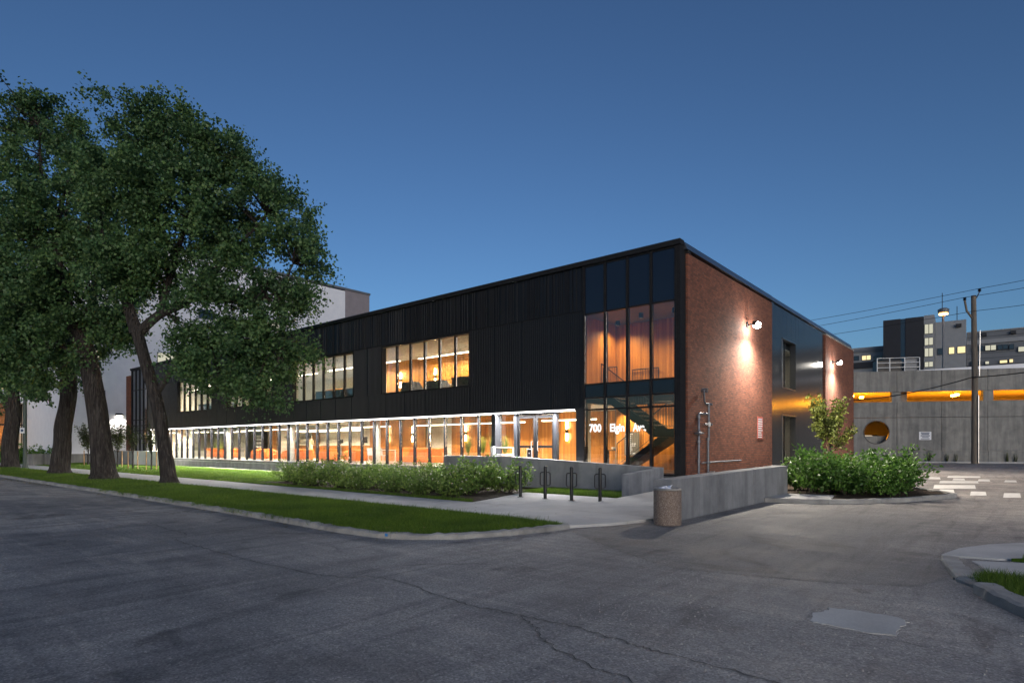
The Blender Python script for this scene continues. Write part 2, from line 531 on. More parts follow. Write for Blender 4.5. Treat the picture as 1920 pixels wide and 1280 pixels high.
def quads_mesh(name, verts, k, mat):
    """numpy: verts (N*k, 3), N faces of k corners"""
    n = len(verts) // k
    me = bpy.data.meshes.new(name)
    me.vertices.add(n * k)
    me.vertices.foreach_set("co", np.ascontiguousarray(verts, dtype=np.float32).ravel())
    me.loops.add(n * k)
    me.loops.foreach_set("vertex_index", np.arange(n * k, dtype=np.int32))
    me.polygons.add(n)
    me.polygons.foreach_set("loop_start", np.arange(0, n * k, k, dtype=np.int32))
    me.polygons.foreach_set("loop_total", np.full(n, k, dtype=np.int32))
    me.update(calc_edges=True)
    me.validate()
    me.materials.append(M[mat])
    return me


def leaves(P, size, rs, up=0.15, width=0.36, out=None):
    """leaf-shaped folded quads at points P"""
    n = len(P)
    a = rs.normal(size=(n, 3))
    a[:, 2] -= up
    if out is not None:
        a += out
    a /= np.linalg.norm(a, axis=1)[:, None] + 1e-9
    b = np.cross(a, rs.normal(size=(n, 3)))
    b /= np.linalg.norm(b, axis=1)[:, None] + 1e-9
    nn = np.cross(a, b)
    s = (size * rs.uniform(0.6, 1.25, n))[:, None]
    v = np.empty((n, 4, 3))
    v[:, 0] = P
    v[:, 1] = P + a * s * 0.42 + b * s * width + nn * s * 0.08
    v[:, 2] = P + a * s - nn * s * 0.12
    v[:, 3] = P + a * s * 0.42 - b * s * width + nn * s * 0.08
    return v.reshape(-1, 3)


def catmull(pts, m=4):
    pts = [Vector(p) for p in pts]
    q = [pts[0] * 2 - pts[1]] + pts + [pts[-1] * 2 - pts[-2]]
    out = []
    for i in range(1, len(q) - 2):
        p0, p1, p2, p3 = q[i - 1:i + 3]
        for j in range(m):
            t = j / m
            out.append(0.5 * ((2 * p1) + (p2 - p0) * t + (2 * p0 - 5 * p1 + 4 * p2 - p3) * t * t + (3 * p1 - p0 - 3 * p2 + p3) * t ** 3))
    out.append(pts[-1])
    return out


ORD = ["first", "second", "third", "fourth", "fifth", "sixth", "seventh", "eighth", "ninth", "tenth", "eleventh", "twelfth",
       "thirteenth", "fourteenth", "fifteenth", "sixteenth", "seventeenth", "eighteenth"]
# ------------------------------------------------------------------ ground, road, kerbs, pavements, lawns
tag(MB().quad((-1500, -1500, -0.06), (1500, -1500, -0.06), (1500, 1500, -0.06), (-1500, 1500, -0.06)).build("ground", 'mulch'), kind="structure")
road = tag(MB().quad((-160, -90, 0), (120, -90, 0), (120, 60, 0), (-160, 60, 0)).build("road", 'asphalt'), kind="structure")


def poly_strip(path, w, z0, z1, seed=0, step=0.12, rough=0.012):
    """kerb stone along a path: outer edge on the path, body to its left side"""
    r_ = random.Random(seed)
    pts = [Vector((p[0], p[1])) for p in path]
    L = [0.0]
    for a, b in zip(pts, pts[1:]):
        L.append(L[-1] + (b - a).length)
    n = max(2, int(L[-1] / step))
    mb = MB()
    vs = []
    for i in range(n + 1):
        d = L[-1] * i / n
        k = max(j for j in range(len(L)) if L[j] <= d + 1e-9)
        k = min(k, len(pts) - 2)
        t = (d - L[k]) / max(L[k + 1] - L[k], 1e-6)
        p = pts[k].lerp(pts[k + 1], t)
        tg = (pts[k + 1] - pts[k]).normalized()
        nr = Vector((-tg.y, tg.x))
        j1, j2 = r_.uniform(0, rough), r_.uniform(-rough, rough) * 0.5
        o = p + nr * j1
        q = p + nr * (w + r_.uniform(-rough, rough))
        ch = p + nr * (0.022 + j1 + r_.uniform(0, rough))
        vs += [(p.x, p.y, z0), (o.x, o.y, z1 - 0.022 + j2), (ch.x, ch.y, z1 + j2), (q.x, q.y, z1 + j2), (q.x, q.y, z0)]
    fs = []
    for i in range(n):
        for k in range(4):
            fs.append((i * 5 + k, (i + 1) * 5 + k, (i + 1) * 5 + k + 1, i * 5 + k + 1))
    fs += [(4, 3, 2, 1, 0), tuple(n * 5 + k for k in range(5))]
    mb.add(vs, fs)
    return mb


def sub_path(path, d0, d1):
    pts = [Vector((p[0], p[1])) for p in path]
    out, acc = [], 0.0
    for a, b in zip(pts, pts[1:]):
        l = (b - a).length
        s, e = max(d0 - acc, 0), min(d1 - acc, l)
        if s < e:
            if not out:
                out.append(a.lerp(b, s / l))
            out.append(a.lerp(b, e / l))
        acc += l
    return out


def kerb_run(path, w, h, piece, name="kerb", seed=1, rough=0.012, gap=0.012, mat='kerb', step=0.12):
    root = tag(thing(name, None, None), kind="structure")
    L = sum((Vector(b) - Vector(a)).length for a, b in zip(path, path[1:]))
    d, i = 0.0, 0
    while d < L - 0.05:
        e = min(L, d + piece * rnd.uniform(0.85, 1.15))
        sp = sub_path(path, d, e - gap)
        if len(sp) > 1:
            poly_strip(sp, w, -0.03, h, seed * 100 + i, step, rough).build("kerb_stone", mat, root)
        d = e
        i += 1
    return root


street_edge = [(-90, -13.0), (-30, -13.02), (-16, -13.0), (-9, -13.0), (-4.7, -13.05), (-2.4, -13.12), (-0.9, -13.18), (0.1, -13.1), (0.75, -12.85),
               (1.35, -12.3), (1.8, -11.3), (2.02, -10.5), (2.1, -9.85)]
kerb_run(street_edge, 0.17, 0.10, 2.4, rough=0.03)

lawn = [(-90, -12.84), (-30, -12.86), (-16, -12.84), (-9, -12.84), (-4.7, -12.89), (-2.4, -12.96), (-0.9, -13.01), (0.02, -12.94), (0.62, -12.72),
        (1.18, -12.2), (1.62, -11.26), (1.84, -10.46), (1.92, -9.9), (1.5, -9.72), (0, -9.6), (-4, -9.58), (-90, -9.58)]
lawn_o = tag(MB().prism(lawn, -0.04, 0.05).build("lawn", 'turf'), kind="structure")
# the lit lawn before the building, the grass pocket behind the bicycle pad
tag(MB().prism([(-90, -7.42), (-17.2, -7.42), (-15.8, -3.5), (-15.8, -0.62), (-90, -0.62)], -0.04, 0.05).build("lawn", 'turf'), kind="structure")
tag(MB().prism([(-4.2, -3.68), (-0.30, -3.68), (-0.30, -1.9), (-4.2, -1.9)], -0.04, 0.05).build("lawn", 'turf'), kind="structure")
tag(MB().prism([(-17.15, -7.4), (-3.0, -7.4), (-4.05, -3.7), (-4.25, -1.66), (-10.4, -1.66), (-10.4, -0.02), (-15.75, -0.62), (-15.75, -3.5)], -0.04, 0.06).build("planting_bed", 'mulch'), kind="structure")
tag(bx("gravel_strip", 'gravel', None, -50, -15.8, -0.6, 0.03, -0.04, 0.055), kind="structure")

# pavement slabs
pav = tag(thing("pavement", None, None), kind="structure")
x = -90.0
pxs = []
while x < 1.5:
    w = 1.55 if x > -45 else 3.1
    pxs.append((x, min(x + w, 2.0)))
    x += w
for i, (a, b) in enumerate(pxs):
    if b > 0.2:
        break
    MB().box(a + 0.008, b - 0.008, -9.55, -7.45, -0.03, 0.06 + rnd.uniform(-0.006, 0.006)).build("slab", 'pave', pav)
xs = pxs[i][0]
for poly in ([(xs + .008, -9.55), (1.0, -9.6), (1.0, -7.45), (xs + .008, -7.45)],
             [(1.016, -9.62), (2.02, -9.86), (2.5, -8.9), (2.62, -8.5), (1.016, -8.45)],
             [(1.016, -8.434), (2.62, -8.484), (2.75, -7.95), (2.78, -7.45), (1.016, -7.45)],
             [(-2.92, -7.434), (-1.55, -7.434), (-1.55, -5.6), (-3.45, -5.6)],
             [(-1.534, -7.434), (0.0, -7.434), (0.0, -5.6), (-1.534, -5.6)],
             [(-3.455, -5.584), (-1.55, -5.584), (-1.55, -3.7), (-4.02, -3.7)],
             [(-1.534, -5.584), (0.0, -5.584), (0.0, -3.76), (-0.3, -3.7), (-1.534, -3.7)]):
    MB().prism(poly, -0.03, 0.06).build("slab", 'pave', pav, bevel=0.006)
# path between the two concrete walls, rising to the building, then the ramp and landing at the doors
path_o = tag(thing("path", None, None), kind="structure")
ys = [-7.434, -5.6, -3.75, -1.66]
zs = [0.06, 0.10, 0.16, 0.22]
for i in range(3):
    MB().prism([(0.016, ys[i]), (2.78, ys[i]), (2.78, ys[i + 1] - 0.014), (0.016, ys[i + 1] - 0.014)], -0.03, [zs[i], zs[i], zs[i + 1], zs[i + 1]]).build("slab", 'pave', path_o)
MB().prism([(0.016, -1.66), (2.78, -1.66), (2.78, 0.36), (0.016, 0.36)], -0.03, 0.22).build("slab", 'pave', path_o)
for a, b, za, zb in ((0.0, -2.0, 0.22, 0.36), (-2.0, -4.2, 0.36, 0.51), (-4.2, -6.4, 0.51, 0.66), (-6.4, -8.4, 0.66, 0.66), (-8.4, -10.3, 0.66, 0.66)):
    MB().prism([(a, -1.36), (b + 0.012, -1.36), (b + 0.012, 0.03), (a, 0.03)], -0.03, [za, zb, zb, za]).build("slab", 'pave', path_o)

# cast concrete ramp walls
wt = thing("ramp_wall", "long low concrete ramp wall behind the bicycle bollards, top sloping down to the right", "concrete wall")
MB().prism([(-10.3, -1.64), (-6.4, -1.64), (-6.4, -1.38), (-10.3, -1.38)], 0.0, 1.24).build("wall", 'wall_concrete', wt, bevel=0.012)
MB().prism([(-6.388, -1.64), (-0.25, -1.64), (-0.25, -1.38), (-6.388, -1.38)], 0.0, [1.23, 0.955, 0.955, 1.23]).build("wall", 'wall_concrete', wt, bevel=0.012)
MB().prism([(-0.238, -3.73), (0.0, -3.73), (0.0, -1.38), (-0.238, -1.38)], 0.0, [0.80, 0.80, 0.95, 0.95]).build("return_wall", 'wall_concrete', wt, bevel=0.012)
wt = thing("retaining_wall", "straight concrete retaining wall beside the driveway behind the litter bin", "concrete wall")
for y0, y1, z0, z1 in ((-7.68, -5.05, .92, .955), (-5.038, -2.4, .955, .985), (-2.388, 0.9, .985, 1.02)):
    MB().prism([(2.80, y0), (3.24, y0), (3.24, y1), (2.80, y1)], 0.0, [z0, z0, z1, z1]).build("wall", 'wall_concrete', wt, bevel=0.014)
wt = thing("entry_wall", "bright white-lit concrete wall at the far left entrance behind staked saplings", "concrete wall")
MB().prism([(-48.6, -1.75), (-42.0, -1.35), (-42.0, -1.1), (-48.6, -1.5)], 0.0, 1.25).build("wall", 'white_paint_wall', wt, bevel=0.012)  # front face coloured as if brightly lit, return keeps plain concrete
MB().prism([(-55.5, -3.0), (-48.615, -1.75), (-48.615, -1.5), (-55.5, -2.75)], 0.0, 1.25).build("return_wall", 'wall_concrete', wt, bevel=0.012)

# planted island by the driveway
isl = [(3.26, -1.5), (3.95, -1.42), (4.9, -1.0), (5.4, -0.55), (6.5, 1.2), (7.45, 3.7), (7.5, 4.3), (7.1, 5.2), (6.3, 6.6), (5.0, 9.0), (4.4, 11.5)]
kerb_run(isl, 0.19, 0.13, 1.9, seed=5, rough=0.004, step=0.2)
tag(MB().prism([(3.26, -1.3), (3.93, -1.24), (4.85, -0.82), (4.6, 0.9), (3.26, 0.7)], -0.03, 0.125).build("pavement", 'pave'), kind="structure")
tag(MB().prism([(3.26, 0.71), (4.6, 0.91), (4.86, -0.8), (5.28, -0.4), (6.33, 1.3), (7.26, 3.75), (7.3, 4.2), (6.95, 5.05), (6.15, 6.5), (4.83, 9.0), (4.2, 11.5), (0.2, 11.5), (0.2, 1.0), (3.26, 1.0)], -0.03, 0.09).build("planting_bed", 'mulch'), kind="structure")

# broken pavement corner on the right
kr = tag(thing("kerb", None, None), kind="structure")
for i, (pth, w, h) in enumerate((([(8.33, -10.62), (8.20, -9.97)], 0.24, 0.075), ([(8.195, -9.95), (8.08, -9.3)], 0.22, 0.06), ([(8.075, -9.28), (8.04, -8.9)], 0.22, 0.05),
                                 ([(8.62, -11.12), (8.34, -10.65)], 0.22, 0.05))):
    poly_strip(pth[::-1], w, -0.02, h, 40 + i, 0.1, 0.012).build("kerb_stone", 'kerb', kr)
poly_strip([(8.52, -11.22), (8.66, -11.62), (8.92, -12.12), (9.35, -12.95)], 0.22, -0.02, 0.12, 60, 0.13, 0.03).build("kerb_stone", 'kerb', kr)
cs = tag(thing("pavement", None, None), kind="structure")
for pl, z in (([(8.05, -8.86), (8.22, -8.0), (8.55, -7.25), (9.05, -6.6), (10.4, -5.4), (11.4, -6.2), (9.5, -8.1), (8.7, -8.75)], .05),
              ([(8.42, -9.1), (9.1, -8.78), (9.32, -9.05), (8.48, -9.3)], .035),
              ([(9.4, -8.7), (10.2, -8.2), (10.5, -8.5), (9.55, -9.0)], .04),
              ([(8.5, -9.36), (9.1, -9.12), (9.45, -9.2), (9.0, -9.85), (8.62, -9.9)], .045),
              ([(9.55, -9.1), (10.6, -8.6), (10.7, -9.2), (9.6, -9.6)], .035),
              ([(9.15, -9.75), (9.5, -9.45), (10.4, -9.4), (10.6, -10.0), (9.3, -10.1)], .042)):
    MB().prism(pl, -0.03, z).build("slab", 'pave', cs, bevel=0.01)
tag(MB().prism([(8.42, -10.62), (8.62, -10.05), (9.2, -10.25), (11.5, -10.1), (13, -12.5), (10, -13.2), (9.5, -12.6), (9.1, -12.1), (8.82, -11.55), (8.68, -11.2)], -0.03, 0.04).build("lawn", 'turf'), kind="structure")
tag(MB().prism([(8.85, -8.72), (9.55, -8.05), (11.4, -6.25), (13, -7), (10.6, -8.35), (9.4, -8.62)], -0.03, 0.065).build("lawn", 'turf'), kind="structure")
tag(MB().prism([(8.3, -10.55), (8.25, -8.88), (13, -7.0), (13, -11), (9.2, -10.6)], -0.03, 0.018).build("gravel_strip", 'asphalt_new'), kind="structure")

# concrete patch, cracks and painted marks on the road (pieces of the road)
pr = random.Random(8)
base = [(7.40, -13.62), (7.37, -13.3), (7.46, -13.1), (7.44, -12.98), (7.75, -12.93), (8.07, -12.96), (8.12, -13.1), (8.09, -13.35), (8.10, -13.6), (7.9, -13.68), (7.6, -13.64)]
pp = []
for (xa, ya), (xb, yb) in zip(base, base[1:] + base[:1]):
    for k in range(5):
        pp.append((xa + (xb - xa) * k / 5 + pr.gauss(0, 0.012), ya + (yb - ya) * k / 5 + pr.gauss(0, 0.012)))
MB().prism(pp, -0.03, 0.006).build("patch", 'patch', road)
MB().add([(x_, y_, 0.0028) for x_, y_ in ((2.75, -8.3), (2.62, -8.6), (2.3, -10.1), (2.67, -10.43), (3.6, -11.1), (4.64, -11.76), (5.33, -12.14), (6.26, -11.96), (7.2, -11.72), (8.0, -11.3), (8.25, -10.6), (8.0, -8.95), (9.0, -6.5), (12, -4), (14, 22), (3.0, 22), (3.26, -1.5), (3.2, -7.7))],
         [tuple(range(18))]).build("asphalt_overlay", 'asphalt_new', road)
cracks = [[(-5.6, -14.9), (-4.2, -15.05), (-3.09, -15.11), (-2.6, -15.3), (-2.75, -15.45), (-1.9, -15.55), (-1.5, -15.54), (-.22, -15.57), (1.65, -15.51), (2.41, -15.37), (2.61, -15.12), (3.25, -15.05), (4.38, -15.26), (5.1, -15.23), (5.7, -15.18), (6.41, -15.27), (6.72, -15.3), (7.5, -15.33), (9.5, -15.6)],
          [(5.2, -15.25), (5.49, -15.4), (5.9, -15.7), (6.41, -15.91), (6.85, -15.98), (7.5, -16.3)],
          [(2.3, -10.1), (2.67, -10.43), (3.6, -11.1), (4.64, -11.76), (5.33, -12.14), (6.26, -11.96), (7.2, -11.72), (8.0, -11.3)],
          [(3.7, -12.9), (4.15, -12.28), (4.58, -10.92), (4.7, -9.6), (4.64, -8.6)],
          [(4.7, -9.6), (5.6, -9.35), (6.6, -9.2), (7.5, -9.05), (8.0, -8.95)],
          [(6.9, -13.7), (7.35, -13.72), (8.1, -13.75), (8.8, -14.0), (9.6, -14.3)],
          [(2.6, -12.9), (4.0, -13.4), (5.6, -13.5), (7.35, -13.7)]]
for ci, c in enumerate(cracks):
    cp = catmull([(p[0], p[1], 0) for p in c], 12)
    r_ = random.Random(ci + 3)
    for kind_, off, w0, w1, z in (("crack", 0.0, 0.0015, 0.0075, 0.0042), ("crack_edge", -0.013, 0.002, 0.009, 0.0035)):
        if kind_ == "crack_edge" and ci not in (0, 1):
            continue
        vs, fs = [], []
        wob = 0.0
        for i, p in enumerate(cp):
            t = (cp[min(i + 1, len(cp) - 1)] - cp[max(i - 1, 0)]).normalized()
            nr = Vector((-t.y, t.x, 0))
            rr = random.Random(ci * 999 + i)
            j = rr.uniform(-0.03, 0.03)
            w = rr.uniform(w0, w1) * (0.6 if ci > 1 else 1)
            if kind_ == "crack_edge":
                w *= rr.choice([0.2, 1, 1, 0.6])
            q = p + nr * (j + off)
            vs += [(q.x - nr.x * w, q.y - nr.y * w, z), (q.x + nr.x * w, q.y + nr.y * w, z)]
            if i:
                k = len(vs)
                fs.append((k - 4, k - 2, k - 1, k - 3))
        MB().add(vs, fs).build(kind_, 'tar' if kind_ == "crack" else 'lip', road)
marks = [
    [(5.61, 16.41), (6.1, 16.57), (5.86, 19.01), (5.43, 18.93)],
    [(6.19, 18.87), (7.55, 19.74), (7.44, 21.8), (6.1, 20.98)],
    [(6.6, 16.02), (7.09, 16.2), (6.94, 18.23), (6.51, 18.13)],
    [(7.57, 15.7), (8.03, 15.87), (7.94, 18.12), (7.53, 18.02)],
    [(8.53, 15.7), (8.98, 15.87), (8.95, 17.77), (8.55, 17.67)],
    [(6.33, 12.81), (7.68, 13.75), (7.56, 16.02), (6.19, 15.1)],
    [(6.48, 8.54), (7.75, 9.46), (7.61, 12.23), (6.28, 11.29)],
    [(6.85, 5.96), (7.29, 6.21), (7.12, 8.41), (6.71, 8.21)],
    [(7.75, 5.39), (8.18, 5.64), (8.09, 7.84), (7.68, 7.63)],
    [(8.61, 5.03), (9.05, 5.3), (9.04, 7.69), (8.61, 7.45)],
]
for q in marks:   # worn white crossing bars on the far road
    MB().quad(*[(p[0], p[1], 0.005) for p in q]).build("crossing_bar", 'line_paint', road)
# blue survey mark on the kerb
MB().add([(0.30, -13.06, 0.045), (0.36, -13.045, 0.045), (0.36, -13.045, 0.095), (0.30, -13.06, 0.095)], [(0, 1, 2, 3)]).build("paint_mark", simple("survey_blue", (0.03, 0.2, 0.5)), road)
# ------------------------------------------------------------------ the two-storey office building
B = thing("office_building", "two-storey office block with black ribbed metal cladding, brick end wall and glazed stair corner", "building")
FZ, F2 = 0.68, 3.9          # finished floors
GY = 0.36                   # plane of the ground floor glazing


def corr(x0, x1, z0, z1, seed, fine=True, y=0.0):
    r_ = random.Random(seed)
    pts = [(x0, y + 0.02)]
    x = x0 + 0.01
    while x < x1 - 0.05:
        w = 0.055 if fine else r_.choice([0.05, 0.05, 0.09, 0.14])
        g_ = 0.05 if fine else r_.choice([0.04, 0.05, 0.08])
        d = 0.028 if fine else r_.choice([0.03, 0.045])
        if x + w + g_ > x1:
            break
        pts += [(x, y + 0.02), (x + 0.012, y + 0.02 - d), (x + w - 0.012, y + 0.02 - d), (x + w, y + 0.02)]
        x += w + g_
    pts.append((x1, y + 0.02))
    vs, fs = [], []
    for i, (a, b) in enumerate(pts):
        vs += [(a, b, z0), (a, b, z1)]
        if i:
            fs.append((2 * i - 2, 2 * i, 2 * i + 1, 2 * i - 1))
    # closed back so that the panel has thickness
    n = len(vs)
    vs += [(x0, y + 0.06, z0), (x1, y + 0.06, z0), (x1, y + 0.06, z1), (x0, y + 0.06, z1)]
    fs += [(n, n + 3, n + 2, n + 1), (0, 1, n + 3, n), (n - 2, n + 1, n + 2, n - 1)]
    return MB().add(vs, fs)


CL0, CL1 = -50.2, -4.1
WINS = [(-16.77, -10.28), (-25.77, -19.28), (-34.77, -28.28), (-43.77, -37.28)]
WZ0, WZ1 = 4.45, 6.85
# upper band, wide irregular ribs
x, i = CL1, 0
while x > CL0 + 0.1:
    a = max(CL0, x - 1.54)
    corr(a + 0.004, x - 0.004, 6.99, 8.69, 100 + i, False).build("cladding_panel", 'black_metal', B)
    x = a
    i += 1
# band below the windows
x = CL1
while x > CL0 + 0.1:
    a = max(CL0, x - 1.54)
    corr(a + 0.004, x - 0.004, 3.16, WZ0 - 0.06, 200 + i).build("cladding_panel", 'black_metal', B)
    x = a
    i += 1
edges = [CL1] + [v for w in WINS for v in (w[1], w[0])] + [CL0]
for k in range(0, len(edges), 2):
    b, a = edges[k], edges[k + 1]
    n = max(1, round((b - a) / 1.54))
    for j in range(n):
        corr(a + (b - a) * j / n + 0.004, a + (b - a) * (j + 1) / n - 0.004, WZ0 - 0.055, 6.95, 300 + i).build("cladding_panel", 'black_metal', B)
        i += 1
bx("flashing", 'frame', B, CL0, CL1, -0.02, 0.07, 6.955, 6.985)
bx("soffit", 'frame', B, CL0, -4.42, -0.03, GY + 0.1, 3.12, 3.158)
bx("backing_wall", 'frame', B, CL0, CL1, 0.065, 0.1, 6.86, 8.69)
bx("backing_wall", 'frame', B, CL0, CL1, 0.065, 0.1, 3.17, WZ0 - 0.05)
for k in range(0, len(edges), 2):
    bx("backing_wall", 'frame', B, edges[k + 1] + 0.02, edges[k] - 0.02, 0.065, 0.1, WZ0 - 0.048, 6.855)


def ceiling_wash(x0, x1, y, z, w, watt_m, col, spread=180, parent=None):
    l = bpy.data.lights.new("strip_lamp", 'AREA')
    l.shape = 'RECTANGLE'
    l.size = x1 - x0
    l.size_y = w
    l.spread = R(spread)
    l.energy = watt_m * (x1 - x0)
    l.color = col
    link("strip_lamp", l, B).location = ((x0 + x1) / 2, y, z)


# soffit light: lamp in a channel, bright diffuser on the channel's face
for a_, b_ in ((-49.6, -27.1), (-27.0, -4.5)):
    ceiling_wash(a_, b_, 0.02, 3.066, 0.04, 150, (1.0, 0.97, 0.94), 172)
bx("light_strip", 'led', B, -49.6, -4.47, -0.03, -0.022, 3.075, 3.118)
bx("light_channel", 'frame', B, -49.7, -4.44, -0.02, -0.006, 3.06, 3.119)
bx("light_channel", 'frame', B, -49.7, -4.44, 0.046, 0.075, 3.055, 3.119)

# upper windows
for a, b in WINS:
    wd = bpy.data.objects.new("window", None)
    COL.objects.link(wd)
    wd.parent = B
    for n_, d_ in (("frame", (a, a + 0.05, -0.03, 0.24, WZ0, WZ1)), ("frame", (b - 0.05, b, -0.03, 0.24, WZ0, WZ1)),
                   ("frame", (a, b, -0.03, 0.24, WZ1 + 0.001, WZ1 + 0.09)), ("sill", (a, b, -0.04, 0.24, WZ0 - 0.05, WZ0 - 0.001))):
        bx(n_, 'frame', wd, *d_)
    pw = (b - a) / 6
    for j in range(6):
        if j:
            bx("mullion", 'frame', wd, a + j * pw - 0.03, a + j * pw + 0.03, 0.07, 0.22, WZ0, WZ1)
        bx("pane", 'glass', wd, a + j * pw + 0.035, a + (j + 1) * pw - 0.035, 0.165, 0.175, WZ0 + 0.002, WZ1 - 0.002)

# stair corner curtain wall (right) and its twin (far left)
def curtain(x0, x1, lit):
    n = 4
    xs = [x0 + (x1 - x0) * j / n for j in range(n + 1)]
    for j, xm in enumerate(xs):
        bx("mullion", 'frame', B, xm - 0.04, xm + 0.04, -0.06, 0.12, FZ - 0.3, 8.69)
    for z in (0.62, 3.07, 3.52, 4.05, 6.8, 8.66):
        for j in range(n):
            bx("transom", 'frame', B, xs[j] + 0.041, xs[j + 1] - 0.041, -0.03, 0.1, z - 0.03, z + 0.03)
    for j in range(n):
        a, b = xs[j] + 0.045, xs[j + 1] - 0.045
        bx("spandrel_panel", 'spandrel', B, a, b, 0.0, 0.012, 6.835, 8.625)
        bx("spandrel_panel", 'spandrel', B, a, b, 0.0, 0.012, 3.555, 4.015)
        g_ = 'stair_glass' if lit else 'spandrel'
        bx("pane", g_, B, a, b, 0.0, 0.012, 4.085, 6.765)
        bx("pane", g_, B, a, b, 0.0, 0.012, 3.105, 3.485)
        bx("pane", g_, B, a, b, 0.0, 0.012, 0.655, 3.035)


curtain(-4.04, -0.2, True)
curtain(-54.2, -50.36, False)
bx("column_cover", 'panel', B, -4.42, -4.09, 0.0, 0.35, 0.3, 3.16)
bx("corner_trim", 'frame', B, -0.16, -0.02, -0.05, 0.38, 0.2, 8.69)
bx("corner_trim", 'frame', B, -54.4, -54.25, -0.05, 0.3, 0.2, 8.69)

# brick end walls, roof edge
bx("brick_wall", 'brick_side', B, -0.34, 0.06, 0.6, 9.98, 0.0, 8.46)
bx("brick_pier", 'brick_front', B, -0.019, 0.06, 0.385, 0.598, 0.0, 8.46)
bx("brick_cap", 'frame', B, -0.30, 0.075, 0.38, 0.62, 8.462, 8.56)
bx("brick_wall", 'brick_side', B, -0.34, 0.06, 20.5, 28.8, 0.0, 8.46)
bx("brick_wall", 'brick_front', B, -55.5, -54.42, -0.12, 1.0, 0.0, 8.25)
bx("brick_wall", 'brick_side', B, -55.46, -55.1, 1.002, 28.8, 0.0, 8.2)
bx("rear_wall", 'dull_wall', B, -55.0, -0.35, 28.4, 28.78, 0.0, 8.4)
bx("fascia", 'frame', B, -54.45, 0.0, -0.12, 0.2, 8.70, 8.86)
bx("coping", 'coping', B, -54.45, 0.0, -0.13, 0.22, 8.862, 8.885)
MB().extrude_y([(-0.2, 8.86), (-0.02, 8.86), (0.10, 8.60), (0.10, 8.575), (-0.2, 8.575)], 0.23, 10.2).build("coping", 'coping', B)
MB().extrude_y([(-0.2, 8.84), (-0.02, 8.84), (0.06, 8.64), (0.06, 8.60), (-0.2, 8.60)], 10.21, 28.2).build("coping", 'coping', B)
bx("coping", 'kerb', B, -0.3, 0.09, 20.52, 28.85, 8.465, 8.545)
bx("roof", 'frame', B, -54.3, -0.25, 0.1, 28.5, 8.47, 8.57)

# recessed dark metal bay on the side wall: one panel each
ys_ = [10.42 + (20.42 - 10.42) * j / 9 for j in range(10)]
SW = (11.9, 14.3)
cuts = sorted(set([ys_[0], SW[0], SW[1]] + [y for y in ys_ if not SW[0] - 0.25 < y < SW[1] + 0.25] + [12.7, 13.5, ys_[-1]]))
for a, b in zip(cuts, cuts[1:]):
    a_, b_ = a + 0.008, b - 0.008
    if SW[0] - 0.01 <= a and b <= SW[1] + 0.01:
        for z0, z1 in ((3.26, 4.57), (7.11, 8.55)):
            bx("wall_panel", 'panel', B, -0.14, -0.03, a_, b_, z0, z1)
    else:
        bx("wall_panel", 'panel', B, -0.14, -0.03, a_, b_, 0.3, 8.55)
bx("backing_wall", 'frame', B, -0.2, -0.145, 10.0, SW[0], 0.3, 8.5)
bx("backing_wall", 'frame', B, -0.2, -0.145, SW[1], 20.5, 0.3, 8.5)
bx("backing_wall", 'frame', B, -0.2, -0.145, SW[0], SW[1], 3.3, 4.5)
bx("backing_wall", 'frame', B, -0.2, -0.145, SW[0], SW[1], 7.2, 8.5)
bx("corner_trim", 'panel', B, -0.2, 0.02, 9.985, 10.41, 0.0, 8.56)
for z0, z1, nm in ((4.58, 7.10, "window"), (0.66, 3.25, "side_door")):
    wd = bpy.data.objects.new(nm, None)
    COL.objects.link(wd)
    wd.parent = B
    bx("frame", 'coping', wd, -0.3, -0.005, SW[0] + .002, SW[0] + 0.06, z0, z1)
    bx("frame", 'panel', wd, -0.3, -0.005, SW[1] - 0.06, SW[1] - .002, z0, z1)
    bx("frame", 'coping', wd, -0.3, 0.0, SW[0] + .002, SW[1] - .002, z1 - 0.05, z1 - .002)
    bx("sill", 'coping', wd, -0.3, 0.0, SW[0] + .002, SW[1] - .002, z0 + .002, z0 + 0.04)
    bx("mullion", 'frame', wd, -0.3, -0.24, 13.06, 13.14, z0 + 0.042, z1 - 0.052)
    for a, b in ((SW[0] + 0.065, 13.055), (13.145, SW[1] - 0.065)):
        bx("pane", 'glass', wd, -0.275, -0.265, a, b, z0 + 0.044, z1 - 0.054)

# plinth, sills, ground floor glazing
bx("plinth", 'wall_concrete', B, -54.2, -0.1, 0.09, 28.3, 0.0, FZ - 0.06)
bx("window_sill", 'coping', B, -50.2, -8.95, -0.05, 0.50, FZ - 0.055, FZ - 0.01)
bx("foundation_rail", 'steel', B, -50.2, -10.5, -0.16, -0.12, 0.50, 0.53)
for k in range(18):
    bx("rail_post", 'steel', B, -50.0 + k * 2.3, -49.97 + k * 2.3, -0.155, 0.085, 0.47, 0.498)
P_ = 1.125
gx = [-10.05 + 0.002 - P_ * j for j in range(36)]
gx = [-8.98] + gx
for j, xm in enumerate(gx):
    w = 0.035
    bx("mullion", 'mullion', B, xm - w, xm + w, GY - 0.07, GY + 0.09, FZ - 0.005, 3.11)
for j in range(len(gx) - 1):
    bx("pane", 'glass', B, gx[j + 1] + 0.04, gx[j] - 0.04, GY - 0.006, GY + 0.006, FZ + 0.0, 3.11)
bx("column_cover", 'panel', B, -9.2 + 0.26, -8.72, 0.0, 0.45, 0.3, 3.11)
